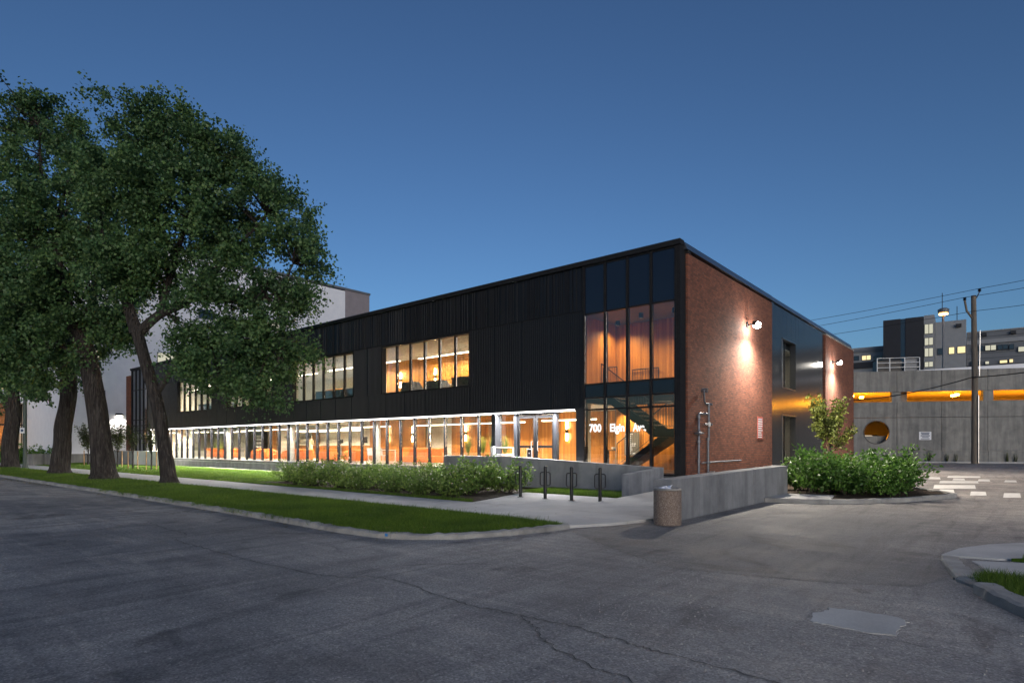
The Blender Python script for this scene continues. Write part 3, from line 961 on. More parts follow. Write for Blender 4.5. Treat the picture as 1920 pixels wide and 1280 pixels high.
# entrance: sidelight, double doors, glazed bay
ent = [(-8.70, -7.88, "sidelight"), (-5.55, -4.48, "sidelight")]
for a, b, nm in ent:
    bx("pane", 'glass', B, a, b, GY - 0.006, GY + 0.006, FZ, 3.1)
bx("mullion", 'panel', B, -7.87, -7.72, GY - 0.1, GY + 0.1, FZ - 0.02, 3.11)
bx("mullion", 'panel', B, -5.72, -5.57, GY - 0.1, GY + 0.1, FZ - 0.02, 3.11)
bx("transom", 'panel', B, -7.715, -5.725, GY - 0.08, GY + 0.08, 2.98, 3.11)
for side, a, b in ((0, -7.70, -6.73), (1, -6.71, -5.74)):
    dr = bpy.data.objects.new("door", None)
    COL.objects.link(dr)
    dr.parent = B
    t = 0.10
    mb = MB()
    for d_ in ((a, a + t), (b - t, b)):
        mb.box(d_[0], d_[1], GY - 0.03, GY + 0.03, FZ, 2.97)
    mb.box(a + t, b - t, GY - 0.03, GY + 0.03, FZ, FZ + 0.22)
    mb.box(a + t, b - t, GY - 0.03, GY + 0.03, 2.84, 2.97)
    mb.box(a + t, b - t, GY - 0.03, GY + 0.03, 1.58, 1.68)
    mb.build("door_frame", 'mullion', dr)
    bx("pane", 'glass', dr, a + t + .002, b - t - .002, GY - 0.006, GY + 0.006, FZ + 0.222, 1.578)
    bx("pane", 'glass', dr, a + t + .002, b - t - .002, GY - 0.006, GY + 0.006, 1.682, 2.838)
    hx = (b - 0.16) if side == 0 else (a + 0.16)
    MB().tube([(hx, GY - 0.03, 1.45), (hx, GY - 0.10, 1.47), (hx, GY - 0.10, 1.83), (hx, GY - 0.03, 1.85)], 0.016, 8).build("handle", 'steel', dr)

# inside: slabs, ceilings, partition walls
bx("floor", 'floor_in', B, -50.2, -0.35, 0.505, 10.4, FZ - 0.05, FZ)
bx("ceiling", 'ceiling', B, -50.2, -4.3, 0.48, 10.4, 3.36, 3.40)
bx("slab", 'frame', B, -50.2, -4.3, 0.105, 10.4, 3.42, F2)
bx("slab", 'frame', B, -4.29, -0.35, 3.05, 10.4, 3.42, F2)
bx("ceiling", 'ceiling', B, -50.2, -0.36, 0.26, 10.4, 6.9, 6.95)
bx("partition", 'white_wall', B, -50.3, -50.22, 0.3, 10.4, FZ, 6.89)
bx("partition", 'white_wall', B, -50.2, -0.36, 10.41, 10.5, FZ, 6.89)
bx("partition", 'white_wall', B, -50.2, -46.5, 2.2, 2.3, FZ, 3.35)
bx("partition", 'grey_wall', B, -46.48, -42.2, 5.0, 5.1, FZ, 3.35)
bx("partition", 'white_wall', B, -42.18, -38.5, 6.0, 6.1, FZ, 3.35)
bx("partition", 'white_wall', B, -38.48, -24.7, 8.6, 8.7, FZ, 3.35)
bx("partition", 'white_wall', B, -38.56, -38.46, 6.12, 8.59, FZ, 3.35)
bx("partition", 'white_wall', B, -18.9, -16.7, 5.06, 5.2, FZ, 3.35)
bx("partition", 'grey_wall', B, -4.5, -4.4, 3.2, 10.4, FZ, 3.35)


def wood_run(x0, x1, y, z0, z1, w=0.62):
    n = max(1, round((x1 - x0) / w))
    for j in range(n):
        a, b = x0 + (x1 - x0) * j / n, x0 + (x1 - x0) * (j + 1) / n
        bx("wood_panel", 'wood', B, a + 0.006, b - 0.006, y, y + 0.05, z0, z1)


def wood_run_y(x, y0, y1, z0, z1, w=0.62):
    n = max(1, round((y1 - y0) / w))
    for j in range(n):
        a, b = y0 + (y1 - y0) * j / n, y0 + (y1 - y0) * (j + 1) / n
        bx("wood_panel", 'wood_y', B, x, x + 0.05, a + 0.006, b - 0.006, z0, z1)


wood_run(-24.6, -18.95, 5.0, FZ, 3.34)
wood_run(-16.65, -4.55, 5.0, FZ, 3.34)
wood_run_y(-24.65, 5.06, 8.55, FZ, 3.34)
wood_run(-39.7, -38.6, 5.95, FZ, 3.34)
wood_run(-37.6, -36.4, 8.54, FZ, 2.85, 0.6)
# stair lobby lining
wood_run(-4.35, -0.4, 2.98, F2 + 0.0, 6.88)
wood_run(-4.35, -0.4, 3.0, FZ, 3.4)
wood_run_y(-0.42, 0.3, 2.9, FZ, 6.88)
bx("partition", 'white_wall', B, -4.36, -4.3, 0.36, 0.9, FZ, 3.4)
wood_run_y(-4.36, 0.3, 2.95, F2 + 0.01, 6.88)
bx("ceiling", 'grey_wall', B, -4.29, -0.45, 0.28, 2.96, 6.862, 6.899)
# upper floor
bx("floor", 'floor_in', B, -50.1, -4.4, 0.27, 10.3, F2 + 0.002, F2 + 0.03)
wood_run(-21.5, -14.2, 4.0, F2 + .03, 6.89)
bx("partition", 'white_wall', B, -14.19, -12.6, 4.05, 4.15, F2 + .03, 6.4)
wood_run(-14.19, -12.6, 4.0, 6.41, 6.89, 0.8)
wood_run(-12.59, -8.5, 4.0, F2 + .03, 6.89)
wood_run_y(-8.5, 0.3, 4.0, F2 + .03, 6.89)
bx("partition", 'white_wall', B, -21.7, -21.55, 4.0, 7.0, F2 + .03, 6.89)
bx("partition", 'white_wall', B, -50.1, -21.7, 7.0, 7.1, F2 + .03, 6.89)
wood_run(-31.5, -30.6, 6.94, F2 + .03, 6.0, 0.9)
for xx in (-27.2, -36.0, -45.0):
    bx("partition", 'white_wall', B, xx - 0.15, xx + 0.15, 0.35, 0.7, F2 + .03, 6.89)
bx("partition", 'white_wall', B, -18.0, -17.9, 0.3, 0.9, F2 + .03, 6.89)
# round concrete columns behind the glass
for xx in (-9.35, -18.35, -27.35, -36.4, -45.35):
    MB().lathe([(0.21, FZ), (0.21, 3.35)], (xx, 0.85), 20).build("column", 'white_wall', B, smooth=True)

# linear lights and sconces
def pendant(a, b, y, z, mat, wm, col):
    bx("light_housing", 'white_metal', B, a - 0.01, b + 0.01, y - 0.07, y + 0.07, z + 0.036, z + 0.085)
    for s_ in (-1, 1):
        bx("light_strip", mat, B, a, b, y + s_ * 0.066 - 0.006, y + s_ * 0.066 + 0.006, z, z + 0.034)
    ceiling_wash(a, b, y, z + 0.033, 0.1, wm, col)


for a, b, y in ((-24.2, -19.4, 2.6), (-17.6, -9.4, 2.9), (-34.5, -25.5, 4.8), (-36.5, -28.0, 6.8), (-37.5, -29.5, 2.0), (-44.5, -39.2, 3.4), (-49.5, -46.8, 1.4), (-7.9, -5.0, 2.4), (-45.8, -42.5, 1.9)):
    pendant(a, b, y, 2.80, 'tube', 90, (1.0, 0.83, 0.58))
for a, b, y in ((-17.5, -8.9, 3.2), (-26.5, -19.0, 3.0), (-24.5, -22.0, 5.5), (-35.5, -28.2, 3.2), (-44.5, -37.3, 2.2), (-49.0, -46.0, 3.0)):
    pendant(a, b, y, 6.68, 'tube_up', 80, (1.0, 0.85, 0.62))
for xx, y, z in ((-22.6, 4.97, 2.4), (-20.1, 4.97, 2.4), (-15.4, 4.97, 2.4), (-8.3, 4.97, 2.4), (-11.0, 3.97, 5.7), (-16.9, 3.97, 5.7), (-20.0, 3.97, 5.7)):
    bx("sconce", 'frame', B, xx - 0.05, xx + 0.05, y - 0.09, y - 0.002, z - 0.10, z + 0.10)
    for s_ in (-1, 1):
        MB().tube([(xx, y - 0.06, z + s_ * 0.11), (xx, y - 0.06, z + s_ * 0.46)], 0.035, 8).build("sconce_tube", 'sconce', B)
# stair lobby downlights, lens set up inside a dark baffle
for xx, y, z in ((-3.75, 2.1, 6.86), (-2.3, 1.4, 6.86), (-0.9, 1.4, 6.86), (-3.75, 2.6, 3.40), (-2.4, 2.3, 3.40), (-0.75, 2.2, 3.40)):
    if z < 4:
        bx("bulkhead", 'grey_wall', B, xx - 0.16, xx + 0.16, y - 0.14, y + 0.14, z + 0.001, z + 0.02)
    MB().tube([(xx, y, z - 0.18), (xx, y, z)], 0.09, 14, False).build("downlight_baffle", 'frame', B)
    MB().tube([(xx, y, z - 0.03), (xx, y, z - 0.005)], 0.08, 12).build("downlight", 'lobby_lens', B)
    l = bpy.data.lights.new("downlight_lamp", 'SPOT')
    l.energy = 230 if z > 4 else 190
    l.color = (1.0, 0.78, 0.48)
    l.spot_size = R(150)
    l.spot_blend = 1.0
    l.shadow_soft_size = 0.08
    link("downlight_lamp", l, B).location = (xx, y, z - 0.19)
# dark room behind the side window, wall of shelves
bx("partition", 'white_wall', B, -3.6, -3.5, 10.6, 17, FZ, 6.8)
bx("partition", 'grey_wall', B, -3.5, -0.3, 16.0, 16.1, FZ, 6.8)
ceiling_wash(-2.9, -1.2, 13.0, 6.6, 1.0, 60, (1.0, 0.85, 0.62))
ceiling_wash(-2.9, -1.2, 13.0, 3.3, 1.0, 50, (1.0, 0.85, 0.62))
bx("ceiling", 'ceiling', B, -3.45, -0.35, 10.6, 15.9, 6.7, 6.75)
bx("slab", 'frame', B, -3.45, -0.35, 10.6, 15.9, 3.4, F2)
for z in (4.95, 5.5):
    bx("shelf", 'grey_wall', B, -1.4, -1.0, 11.5, 13.0, z, z + 0.05)

# vinyl lettering on the stair glazing, with an added glow
def lettering(txt, x, z, h, width, parent):
    cu = bpy.data.curves.new("t", 'FONT')
    cu.body = txt
    cu.size = h * 1.45
    cu.extrude = 0.0015
    cu.offset = 0.012
    o = bpy.data.objects.new("t", cu)
    COL.objects.link(o)
    bpy.context.view_layer.update()
    me = bpy.data.meshes.new_from_object(o.evaluated_get(bpy.context.evaluated_depsgraph_get()))
    bpy.data.objects.remove(o)
    xs_ = [v.co.x for v in me.vertices]
    me.transform(Matrix.Diagonal((width / (max(xs_) - min(xs_)), 1, 1, 1)))
    me.transform(Matrix.Translation((x, -0.006, z)) @ Matrix.Rotation(PI / 2, 4, 'X'))
    me.materials.clear()
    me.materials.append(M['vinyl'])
    return link("lettering", me, parent)


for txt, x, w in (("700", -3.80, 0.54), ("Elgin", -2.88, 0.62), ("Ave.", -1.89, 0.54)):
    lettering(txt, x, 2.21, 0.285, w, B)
# directory panel seen through the first bay
dp = thing("directory_board", "white lined directory board on the wood wall below the street number", "board", (-3.55, 2.93, 1.25))
bx("panel", 'grey_wall', dp, -0.35, 0.35, 0, 0.03, 0, 1.0)
for k in range(11):
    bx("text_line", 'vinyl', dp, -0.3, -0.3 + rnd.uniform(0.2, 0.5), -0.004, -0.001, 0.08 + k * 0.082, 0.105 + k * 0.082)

# staircase in the glazed corner
st = thing("staircase", "dark steel staircase with bar railings behind the glazed corner", "staircase", (0, 0, 0))
rise, run, n_ = (F2 - FZ) / 18, 0.262, 9
z_l = FZ + rise * 9
# lower flight rises to the right at the back, upper flight returns to the left in front
for k in range(8):
    x0 = -3.45 + k * run
    bx("step", 'grey_wall', st, x0, x0 + run + 0.02, 1.66, 2.72, FZ + (k + 1) * rise - 0.05, FZ + (k + 1) * rise)
for k in range(8):
    x0 = -1.36 - (k + 1) * run
    bx("step", 'grey_wall', st, x0, x0 + run + 0.02, 0.42, 1.52, z_l + (k + 1) * rise - 0.05, z_l + (k + 1) * rise)
bx("landing", 'frame', st, -1.35, -0.45, 0.42, 2.72, z_l - 0.30, z_l)
bx("landing", 'frame', st, -4.2, -3.5, 0.36, 2.95, F2 - 0.3, F2)
x1_ = -3.45 + 8 * run
for yy in (1.60, 2.73):
    MB().extrude_y([(-3.6, FZ), (-3.3, FZ), (x1_ + 0.12, z_l - 0.30), (x1_ + 0.12, z_l + 0.02)], yy, yy + 0.05).build("stringer", 'frame', st)
MB().extrude_y([(-3.3, FZ), (-3.27, FZ), (x1_ + 0.1, z_l - 0.32), (x1_ + 0.1, z_l - 0.28)], 1.655, 2.725).build("soffit_panel", 'grey_wall', st)
for yy in (0.36, 1.53):
    MB().extrude_y([(-1.28, z_l - 0.30), (-1.28, z_l + 0.05), (-3.52, F2 + 0.03), (-3.52, F2 - 0.32)], yy, yy + 0.05).build("stringer", 'frame', st)
MB().extrude_y([(-1.3, z_l - 0.31), (-1.3, z_l - 0.27), (-3.5, F2 - 0.29), (-3.5, F2 - 0.33)], 0.415, 1.525).build("soffit_panel", 'grey_wall', st)


def railing(p0, p1, y, npk, name="railing"):
    root = bpy.data.objects.new(name, None)
    COL.objects.link(root)
    root.parent = st
    (xa, za), (xb, zb) = p0, p1
    for dz, r_ in ((0.98, 0.022), (0.10, 0.012)):
        MB().tube([(xa, y, za + dz), (xb, y, zb + dz)], r_, 6).build("rail", 'black_paint', root)
    for k in range(npk + 1):
        t = k / npk
        x, z = xa + (xb - xa) * t, za + (zb - za) * t
        MB().tube([(x, y, z + (0.0 if k in (0, npk) else 0.1)), (x, y, z + 0.98)], 0.018 if k in (0, npk) else 0.008, 5).build("baluster", 'black_paint', root)


railing((-3.5, FZ + .1), (x1_, z_l), 1.62, 20)
railing((x1_, z_l), (-0.48, z_l), 1.62, 7)
railing((-1.35, z_l), (-0.48, z_l), 0.44, 8)
railing((-1.35, z_l), (-3.5, F2), 0.40, 20)
railing((-3.5, F2), (-4.15, F2), 1.6, 6)
railing((-3.5, F2), (-2.3, F2), 2.9, 10)
# ------------------------------------------------------------------ trees
VR = np.array((0.7646, 0.6445, 0.0))
VF = np.array((-0.6445, 0.7646, 0.0))


def bark_tube(pts, rad, n=14, seed=0, ridge=0.06, m=5):
    cp = catmull(pts, m)
    rr = []
    for i in range(len(rad) - 1):
        for j in range(m):
            rr.append(rad[i] + (rad[i + 1] - rad[i]) * j / m)
    rr.append(rad[-1])
    mb = MB().tube(cp, rr, n)
    r_ = random.Random(seed)
    ph = [r_.uniform(0, 6.28) for _ in range(4)]
    vs = []
    for i in range(len(cp)):
        c = cp[i]
        for k in range(n):
            v = Vector(mb.v[i * n + k])
            a = 2 * PI * k / n
            f = 1 + ridge * (math.sin(a * 5 + ph[0] + i * 0.12) + 0.6 * math.sin(a * 3 + ph[1] - i * 0.2) + 0.5 * math.sin(i * 0.9 + ph[2]) + (1.3 * abs(math.sin(a * 7.5 + 1.3 * math.sin(i * 0.35 + ph[3]) + i * 0.05)) if n > 30 else 0)) + r_.uniform(-1, 1) * ridge * 0.4
            vs.append(tuple(c + (v - c) * f))
    mb.v = vs
    return mb


def big_tree(name, label, base, trunk, trad, limbs, lobes, nleaf, lsize, seed, depth=1.5, clump_r=0.42, group="large street trees"):
    t = thing(name, label, "tree", base, 0, group)
    b0 = Vector(base)
    rs = np.random.RandomState(seed)
    loc = lambda p: tuple(Vector(p) - b0)
    tr = bark_tube([loc(p) for p in trunk], trad, 44, seed, 0.035, 6).build("trunk", 'bark', t, smooth=True)
    lp = []
    for pts, r0, r1 in limbs:
        n = len(pts)
        rad = [r0 + (r1 - r0) * i / (n - 1) for i in range(n)]
        bark_tube([loc(p) for p in pts], rad, 10, seed + n, 0.05, 4).build("limb", 'bark', tr, smooth=True)
        lp += [np.array(loc(p)) for p in catmull(pts, 4)]
    lp += [np.array(loc(p)) for p in catmull(trunk, 6)[-8:]]
    lp = np.array(lp)
    # clumps of leaves on twigs through the lobes
    vol = np.array([l[3] ** 2 for l in lobes])
    P, tw = [], MB()
    ntot = nleaf
    per = 135
    ncl = ntot // per
    which = rs.choice(len(lobes), ncl, p=vol / vol.sum())
    for wi in which:
        X, Y, Z, r = lobes[wi]
        d = rs.normal(size=3)
        d /= np.linalg.norm(d)
        q = rs.uniform(0.2, 1.0) ** 0.5 * r * 0.86
        off = VR * d[0] * q + VF * d[1] * (q * depth + (rs.uniform(-0.6, 0.6))) + np.array((0, 0, d[2] * q * 0.92))
        c = np.array((X, Y, Z)) - np.array(base) + off
        if rs.uniform() < 0.8:
            k = np.argmin(np.sum((lp - c) ** 2, axis=1))
            s0 = lp[k]
            if np.linalg.norm(s0 - c) < 4.0:
                mid = (s0 + c) / 2 + rs.normal(size=3) * 0.18 + np.array((0, 0, 0.12))
                tw.tube([s0, mid, c], [0.045, 0.026, 0.008], 4, False)
        # a spray: a few drooping twigs carrying leaves, spread in a flattened fan
        outw = c - lp.mean(0)
        a0 = math.atan2(outw[1], outw[0])
        for _ in range(rs.randint(5, 9)):
            az = a0 + rs.normal() * 1.1
            ln = clump_r * rs.uniform(0.9, 2.6)
            e = np.array((math.cos(az) * ln, math.sin(az) * ln, rs.normal() * 0.36 - 0.14 * ln))
            m = int(per / 6 * rs.uniform(0.7, 1.5))
            u = rs.uniform(0.05, 1.05, m)[:, None]
            P.append(c + e * u - np.array((0, 0, 0.18)) * u ** 2 + rs.normal(size=(m, 3)) * np.array((0.12, 0.12, 0.11)))
    P = np.concatenate(P)
    cr = link("crown", quads_mesh("crown", leaves(P, lsize, rs, 0.5, 0.42), 4, 'leaf_tree'), t)
    if tw.v:
        tag(tw.build("twigs", 'bark', t), kind="stuff")
    return t


L1 = [(-19.85, -10.46, 15.42, 1.42), (-18.66, -9.45, 15.08, 1.65), (-17.35, -8.34, 14.28, 1.38), (-16.73, -7.83, 13.25, 1.26), (-15.68, -6.94, 12.44, 1.19), (-14.89, -6.28, 10.95, 1.26), (-14.45, -5.91, 9.81, 0.96), (-14.89, -6.28, 8.32, 1.1), (-18.57, -9.38, 12.56, 2.41), (-20.32, -10.85, 12.79, 1.72), (-17.08, -8.12, 11.18, 1.95), (-19.19, -9.89, 10.04, 2.18), (-16.56, -7.68, 8.89, 1.72), (-17.78, -8.71, 7.4, 1.6), (-15.68, -6.94, 7.29, 1.03), (-16.29, -7.46, 6.14, 1.38), (-14.89, -6.28, 5.8, 1.03), (-17.43, -8.42, 5.0, 1.38), (-16.03, -7.24, 4.65, 1.1), (-18.4, -9.23, 6.14, 1.15), (-20.06, -10.63, 9.12, 1.6), (-15.68, -6.94, 3.85, 0.64)]
L2 = [(-25.1, -10.43, 14.79, 1.56), (-26.68, -11.77, 12.97, 2.21), (-27.68, -12.61, 10.63, 2.21), (-25.89, -11.1, 9.59, 2.34), (-28.07, -12.94, 8.04, 2.08), (-26.49, -11.6, 7.0, 1.95), (-25.1, -10.43, 11.67, 1.82), (-28.27, -13.11, 5.96, 1.56), (-25.1, -10.43, 7.78, 1.43), (-27.38, -12.35, 5.44, 1.3)]
L3 = [(-36.08, -11.84, 21.74, 1.72), (-34.64, -10.63, 20.8, 1.88), (-33.44, -9.62, 19.54, 1.5), (-35.96, -11.74, 19.39, 1.88), (-34.4, -10.43, 18.13, 2.04), (-36.44, -12.14, 16.88, 2.35), (-33.08, -9.32, 16.88, 1.41), (-35.24, -11.13, 5.28, 1.19), (-34.04, -10.12, 5.91, 1.57), (-33.32, -9.52, 6.54, 1.25), (-35.96, -11.74, 14.06, 2.51)]
L4 = [(-50.31, -10.76, 12.77, 3.63), (-49.39, -9.98, 9.55, 2.22), (-48.92, -9.59, 7.53, 1.81), (-50.0, -10.5, 5.52, 1.61), (-48.15, -8.94, 5.72, 0.89)]

big_tree("street_tree", "nearest big leafy street tree with leaning trunk, lowest boughs before the upper windows", (-18.87, -9.63, 0),
         [(-18.87, -9.63, -0.1), (-18.9, -9.66, 0.35), (-19.05, -9.78, 1.6), (-19.27, -9.97, 3.39), (-19.62, -10.26, 5.0), (-19.97, -10.56, 6.71)],
         [0.48, 0.31, 0.25, 0.24, 0.225, 0.22],
         [([(-19.95, -10.55, 6.5), (-20.32, -10.85, 8.4), (-20.06, -10.63, 10.7), (-19.5, -10.2, 13.2), (-19.2, -9.9, 15.4)], 0.25, 0.05),
          ([(-19.95, -10.55, 6.4), (-19.2, -9.9, 7.3), (-18.1, -9.0, 8.0), (-16.9, -8.0, 9.8), (-15.7, -6.9, 11.6)], 0.22, 0.05),
          ([(-19.2, -9.9, 7.3), (-18.7, -9.5, 9.6), (-18.2, -9.0, 12.0), (-17.6, -8.6, 14.2)], 0.16, 0.04),
          ([(-19.3, -10.0, 3.9), (-18.66, -9.45, 5.0), (-17.6, -8.5, 5.9), (-16.2, -7.4, 6.2), (-15.2, -6.5, 5.9)], 0.13, 0.03),
          ([(-18.1, -9.0, 8.0), (-16.8, -7.9, 7.9), (-15.4, -6.7, 8.2), (-14.8, -6.2, 9.5)], 0.12, 0.03),
          ([(-20.3, -10.85, 8.4), (-21.0, -11.4, 10.0), (-21.2, -11.6, 12.5)], 0.12, 0.03)],
         L1, 92000, 0.135, 11, 1.5)
big_tree("street_tree", "second big street tree from the driveway, thick dark trunk leaning left", (-24.76, -10.41, 0),
         [(-24.76, -10.41, -0.1), (-24.76, -10.41, 0.3), (-24.85, -10.5, 1.5), (-25.06, -10.66, 3.6), (-25.45, -11.0, 6.2), (-26.05, -11.5, 8.0)],
         [0.80, 0.54, 0.44, 0.41, 0.38, 0.32],
         [([(-26.0, -11.45, 7.8), (-26.4, -11.8, 10.0), (-26.7, -11.8, 12.5), (-26.3, -11.5, 14.5)], 0.28, 0.06),
          ([(-25.6, -11.1, 6.6), (-25.3, -10.7, 9.0), (-25.1, -10.4, 12.0), (-25.0, -10.4, 14.6)], 0.24, 0.05),
          ([(-26.0, -11.45, 7.8), (-27.2, -12.4, 8.8), (-28.2, -13.0, 9.0)], 0.18, 0.04),
          ([(-25.2, -10.8, 5.0), (-26.2, -11.6, 6.4), (-27.8, -12.8, 6.4)], 0.13, 0.03)],
         L2, 60000, 0.148, 12, 1.5)
big_tree("street_tree", "tall street tree at left whose open crown rises highest against the sky", (-33.69, -10.13, 0),
         [(-33.69, -10.13, -0.1), (-33.69, -10.13, 0.3), (-33.6, -10.05, 1.6), (-33.57, -10.03, 2.8), (-33.33, -9.83, 4.8), (-33.5, -10.0, 7.8), (-34.1, -10.5, 11.0)],
         [0.78, 0.50, 0.43, 0.41, 0.39, 0.35, 0.28],
         [([(-34.1, -10.5, 10.8), (-34.6, -10.9, 13.7), (-35.4, -11.5, 16.5), (-36.3, -12.2, 17.6)], 0.26, 0.06),
          ([(-34.6, -10.9, 13.7), (-34.7, -10.8, 17.0), (-34.9, -10.9, 20.5)], 0.18, 0.04),
          ([(-34.1, -10.5, 10.8), (-33.6, -10.0, 14.0), (-33.4, -9.7, 17.5), (-33.4, -9.6, 19.8)], 0.18, 0.04)],
         L3, 23000, 0.165, 13, 1.4)
big_tree("street_tree", "farthest street tree at the left picture edge beside the sign pole", (-49.02, -9.73, 0),
         [(-49.02, -9.73, -0.1), (-49.02, -9.73, 0.4), (-49.05, -9.75, 2.0), (-48.9, -9.6, 4.5), (-49.3, -9.9, 8.0), (-49.9, -10.4, 11.0)],
         [0.66, 0.52, 0.48, 0.44, 0.38, 0.28],
         [([(-48.9, -9.6, 3.6), (-49.6, -10.2, 5.5), (-50.6, -11.0, 7.5)], 0.25, 0.08)],
         L4, 15000, 0.25, 14, 1.3)


def small_tree(name, label, base, h, spread, nleaf, lsize, seed, mat, stakes=True, group=None, stem_h=0.9):
    t = thing(name, label, "tree", base, 0, group)
    rs = np.random.RandomState(seed)
    tr = bark_tube([(0, 0, 0), (0.02, 0.01, h * 0.3), (0, 0.03, h * 0.62)], [0.06, 0.045, 0.02], 8, seed, 0.05, 3).build("trunk", 'bark', t, smooth=True)
    P = []
    tips = []
    for k in range(26):
        a = rs.uniform(0, 2 * PI)
        z0 = rs.uniform(stem_h, h * 0.6)
        e = np.array((math.cos(a) * spread * rs.uniform(0.3, 1.0), math.sin(a) * spread * rs.uniform(0.3, 1.0), min(h, z0 + rs.uniform(0.25, 0.62) * h)))
        s0 = np.array((0, 0, z0))
        m = s0 * 0.5 + e * 0.5 + np.array((0, 0, -0.05))
        MB().tube([s0, m, e], [0.016, 0.011, 0.004], 4, False).build("branch", 'bark', tr)
        tips.append((s0, m, e))
    for _ in range(nleaf):
        s0, m, e = tips[rs.randint(len(tips))]
        u = rs.uniform(0.3, 1.05)
        p = (1 - u) ** 2 * s0 + 2 * u * (1 - u) * m + u * u * e
        P.append(p + rs.normal(size=3) * 0.09)
    link("crown", quads_mesh("crown", leaves(np.array(P), lsize, rs, 0.1, 0.36), 4, mat), t)
    if stakes:
        for s_ in (-0.34, 0.34):
            MB().tube([(s_ * 0.7646, s_ * 0.6445, 0), (s_ * 0.7646, s_ * 0.6445, 1.25)], 0.035, 8).build("stake", 'stake', t)
    return t


small_tree("sapling", "lit yellow-green young tree rising from the shrubs by the driveway", (2.35, 10.9, 0.05), 3.75, 1.15, 3600, 0.12, 5, 'leaf_young', False, stem_h=1.1)
SAP = [((-50.33, -4.48, .05), 3.3, "staked sapling seen between the two nearest big trunks, farthest left of four"), ((-42.86, -4.54, .05), 3.2, "staked sapling just right of the thick second trunk, full leafy crown"),
       ((-38.5, -4.88, .05), 3.0, "thin staked sapling before the brick end of the black building"), ((-35.02, -4.88, .05), 2.9, "sparse staked sapling before the white-lit entry wall")]
for i, (p, h, lb) in enumerate(SAP):
    small_tree("sapling", lb, p, h, 0.95 if i < 2 else 0.6, 1700 if i < 2 else 520, 0.11, 20 + i, 'leaf_olive', True, "staked saplings on the lit lawn")


# ------------------------------------------------------------------ shrubs
def shrub_mesh(w, h, n, lsize, seed, mat, flowers=0):
    rs = np.random.RandomState(seed)
    stems = MB()
    P, O = [], []
    for k in range(34):
        a = rs.uniform(0, 2 * PI)
        rr = rs.uniform(0, 1) ** 0.6 * w
        top = np.array((math.cos(a) * rr, math.sin(a) * rr, h * (0.45 + 0.7 * rs.uniform() ** 1.3) * (1 - 0.3 * (rr / w) ** 2)))
        b = top * np.array((0.3, 0.3, 0))
        mid = (b + top) / 2 + np.array((0, 0, 0.05))
        stems.tube([b, mid, top], [0.010, 0.007, 0.003], 4, False)
        m = n // 34
        u = rs.uniform(0.12, 1.04, m)[:, None] ** 0.75
        p = (1 - u) * b + u * top + rs.normal(size=(m, 3)) * np.array((0.085, 0.085, 0.05))
        P.append(p)
        o = np.zeros((m, 3))
        o[:, :2] = (p[:, :2] - top[:2] * 0.6) * 2.5
        o[:, 2] = 0.35
        O.append(o)
    P, O = np.concatenate(P), np.concatenate(O)
    P[:, 2] = np.maximum(P[:, 2], 0.03)
    fol = quads_mesh("foliage", leaves(P, lsize, rs, 0.0, 0.30, O), 4, mat)
    fl = None
    if flowers:
        Q = P[rs.choice(len(P), flowers)] + np.array((0, 0, 0.03))
        Q = np.repeat(Q, 5, axis=0) + rs.normal(size=(flowers * 5, 3)) * 0.012
        fl = quads_mesh("flowers", leaves(Q, 0.045, rs, -0.5, 0.45), 4, 'petal')
    return stems.mesh("stems", 'bark'), fol, fl


def shrub(meshes, label, loc, rz, s, group):
    t = thing("shrub", label, "shrub", loc, rz, group)
    t.scale = (s, s, s * rnd.uniform(0.92, 1.08))
    link("stems", meshes[0], t)
    link("foliage", meshes[1], t)
    if meshes[2]:
        link("flowers", meshes[2], t)
    return t


SH1 = [shrub_mesh(0.95, 1.02, 1500, 0.105, 31 + i, 'leaf_shrub', 14) for i in range(3)]
bed = [(-16.2, -5.6), (-15.0, -4.2), (-14.3, -6.2), (-13.3, -4.9), (-12.6, -6.4), (-11.7, -4.6), (-11.0, -6.3), (-10.1, -4.9), (-9.4, -6.5), (-8.5, -5.0), (-7.7, -6.5),
       (-6.9, -5.1), (-6.1, -6.6), (-5.3, -5.2), (-4.6, -6.7), (-4.75, -4.0), (-13.2, -3.0), (-9.6, -3.2), (-6.6, -3.4)]
bed_s = sorted(bed, key=lambda p: p[0] * 0.7646 + p[1] * 0.6445)
near = [p for p in bed_s if p[1] < -5.45]
back = [p for p in bed_s if p[1] >= -5.45]
for grp, row, word in ((near, "front row by the pavement", "flowering"), (back, "back row under the glazing", "leafy")):
    for i, (x, y) in enumerate(grp):
        shrub(SH1[rnd.randrange(3)], "%s green shrub, %s from the left in the %s" % (word, ORD[i], row), (x, y, 0.05), rnd.uniform(0, 6.28), rnd.uniform(0.74, 1.16) * (1.0 if y < -5.45 else 1.08), "shrubs in the long bed before the ramp wall")
SH2 = [shrub_mesh(1.05, 1.42, 2000, 0.125, 51 + i, 'leaf_bright') for i in range(3)]
isl_b = [(3.95, 1.6), (4.9, 1.7), (5.75, 2.1), (4.35, 2.9), (5.4, 3.2), (5.95, 3.8), (4.0, 4.4), (5.1, 4.7), (5.7, 5.2), (4.3, 6.1), (5.35, 6.3), (3.3, 3.2), (3.2, 5.6)]
isl_b = sorted(isl_b, key=lambda p: p[0] * 0.7646 + p[1] * 0.6445)
for i, (x, y) in enumerate(isl_b):
    shrub(SH2[rnd.randrange(3)], "bushy bright green shrub on the kerbed island, %s from the left" % ORD[i], (x, y, 0.08), rnd.uniform(0, 6.28), rnd.uniform(0.72, 1.1), "shrubs on the driveway island")


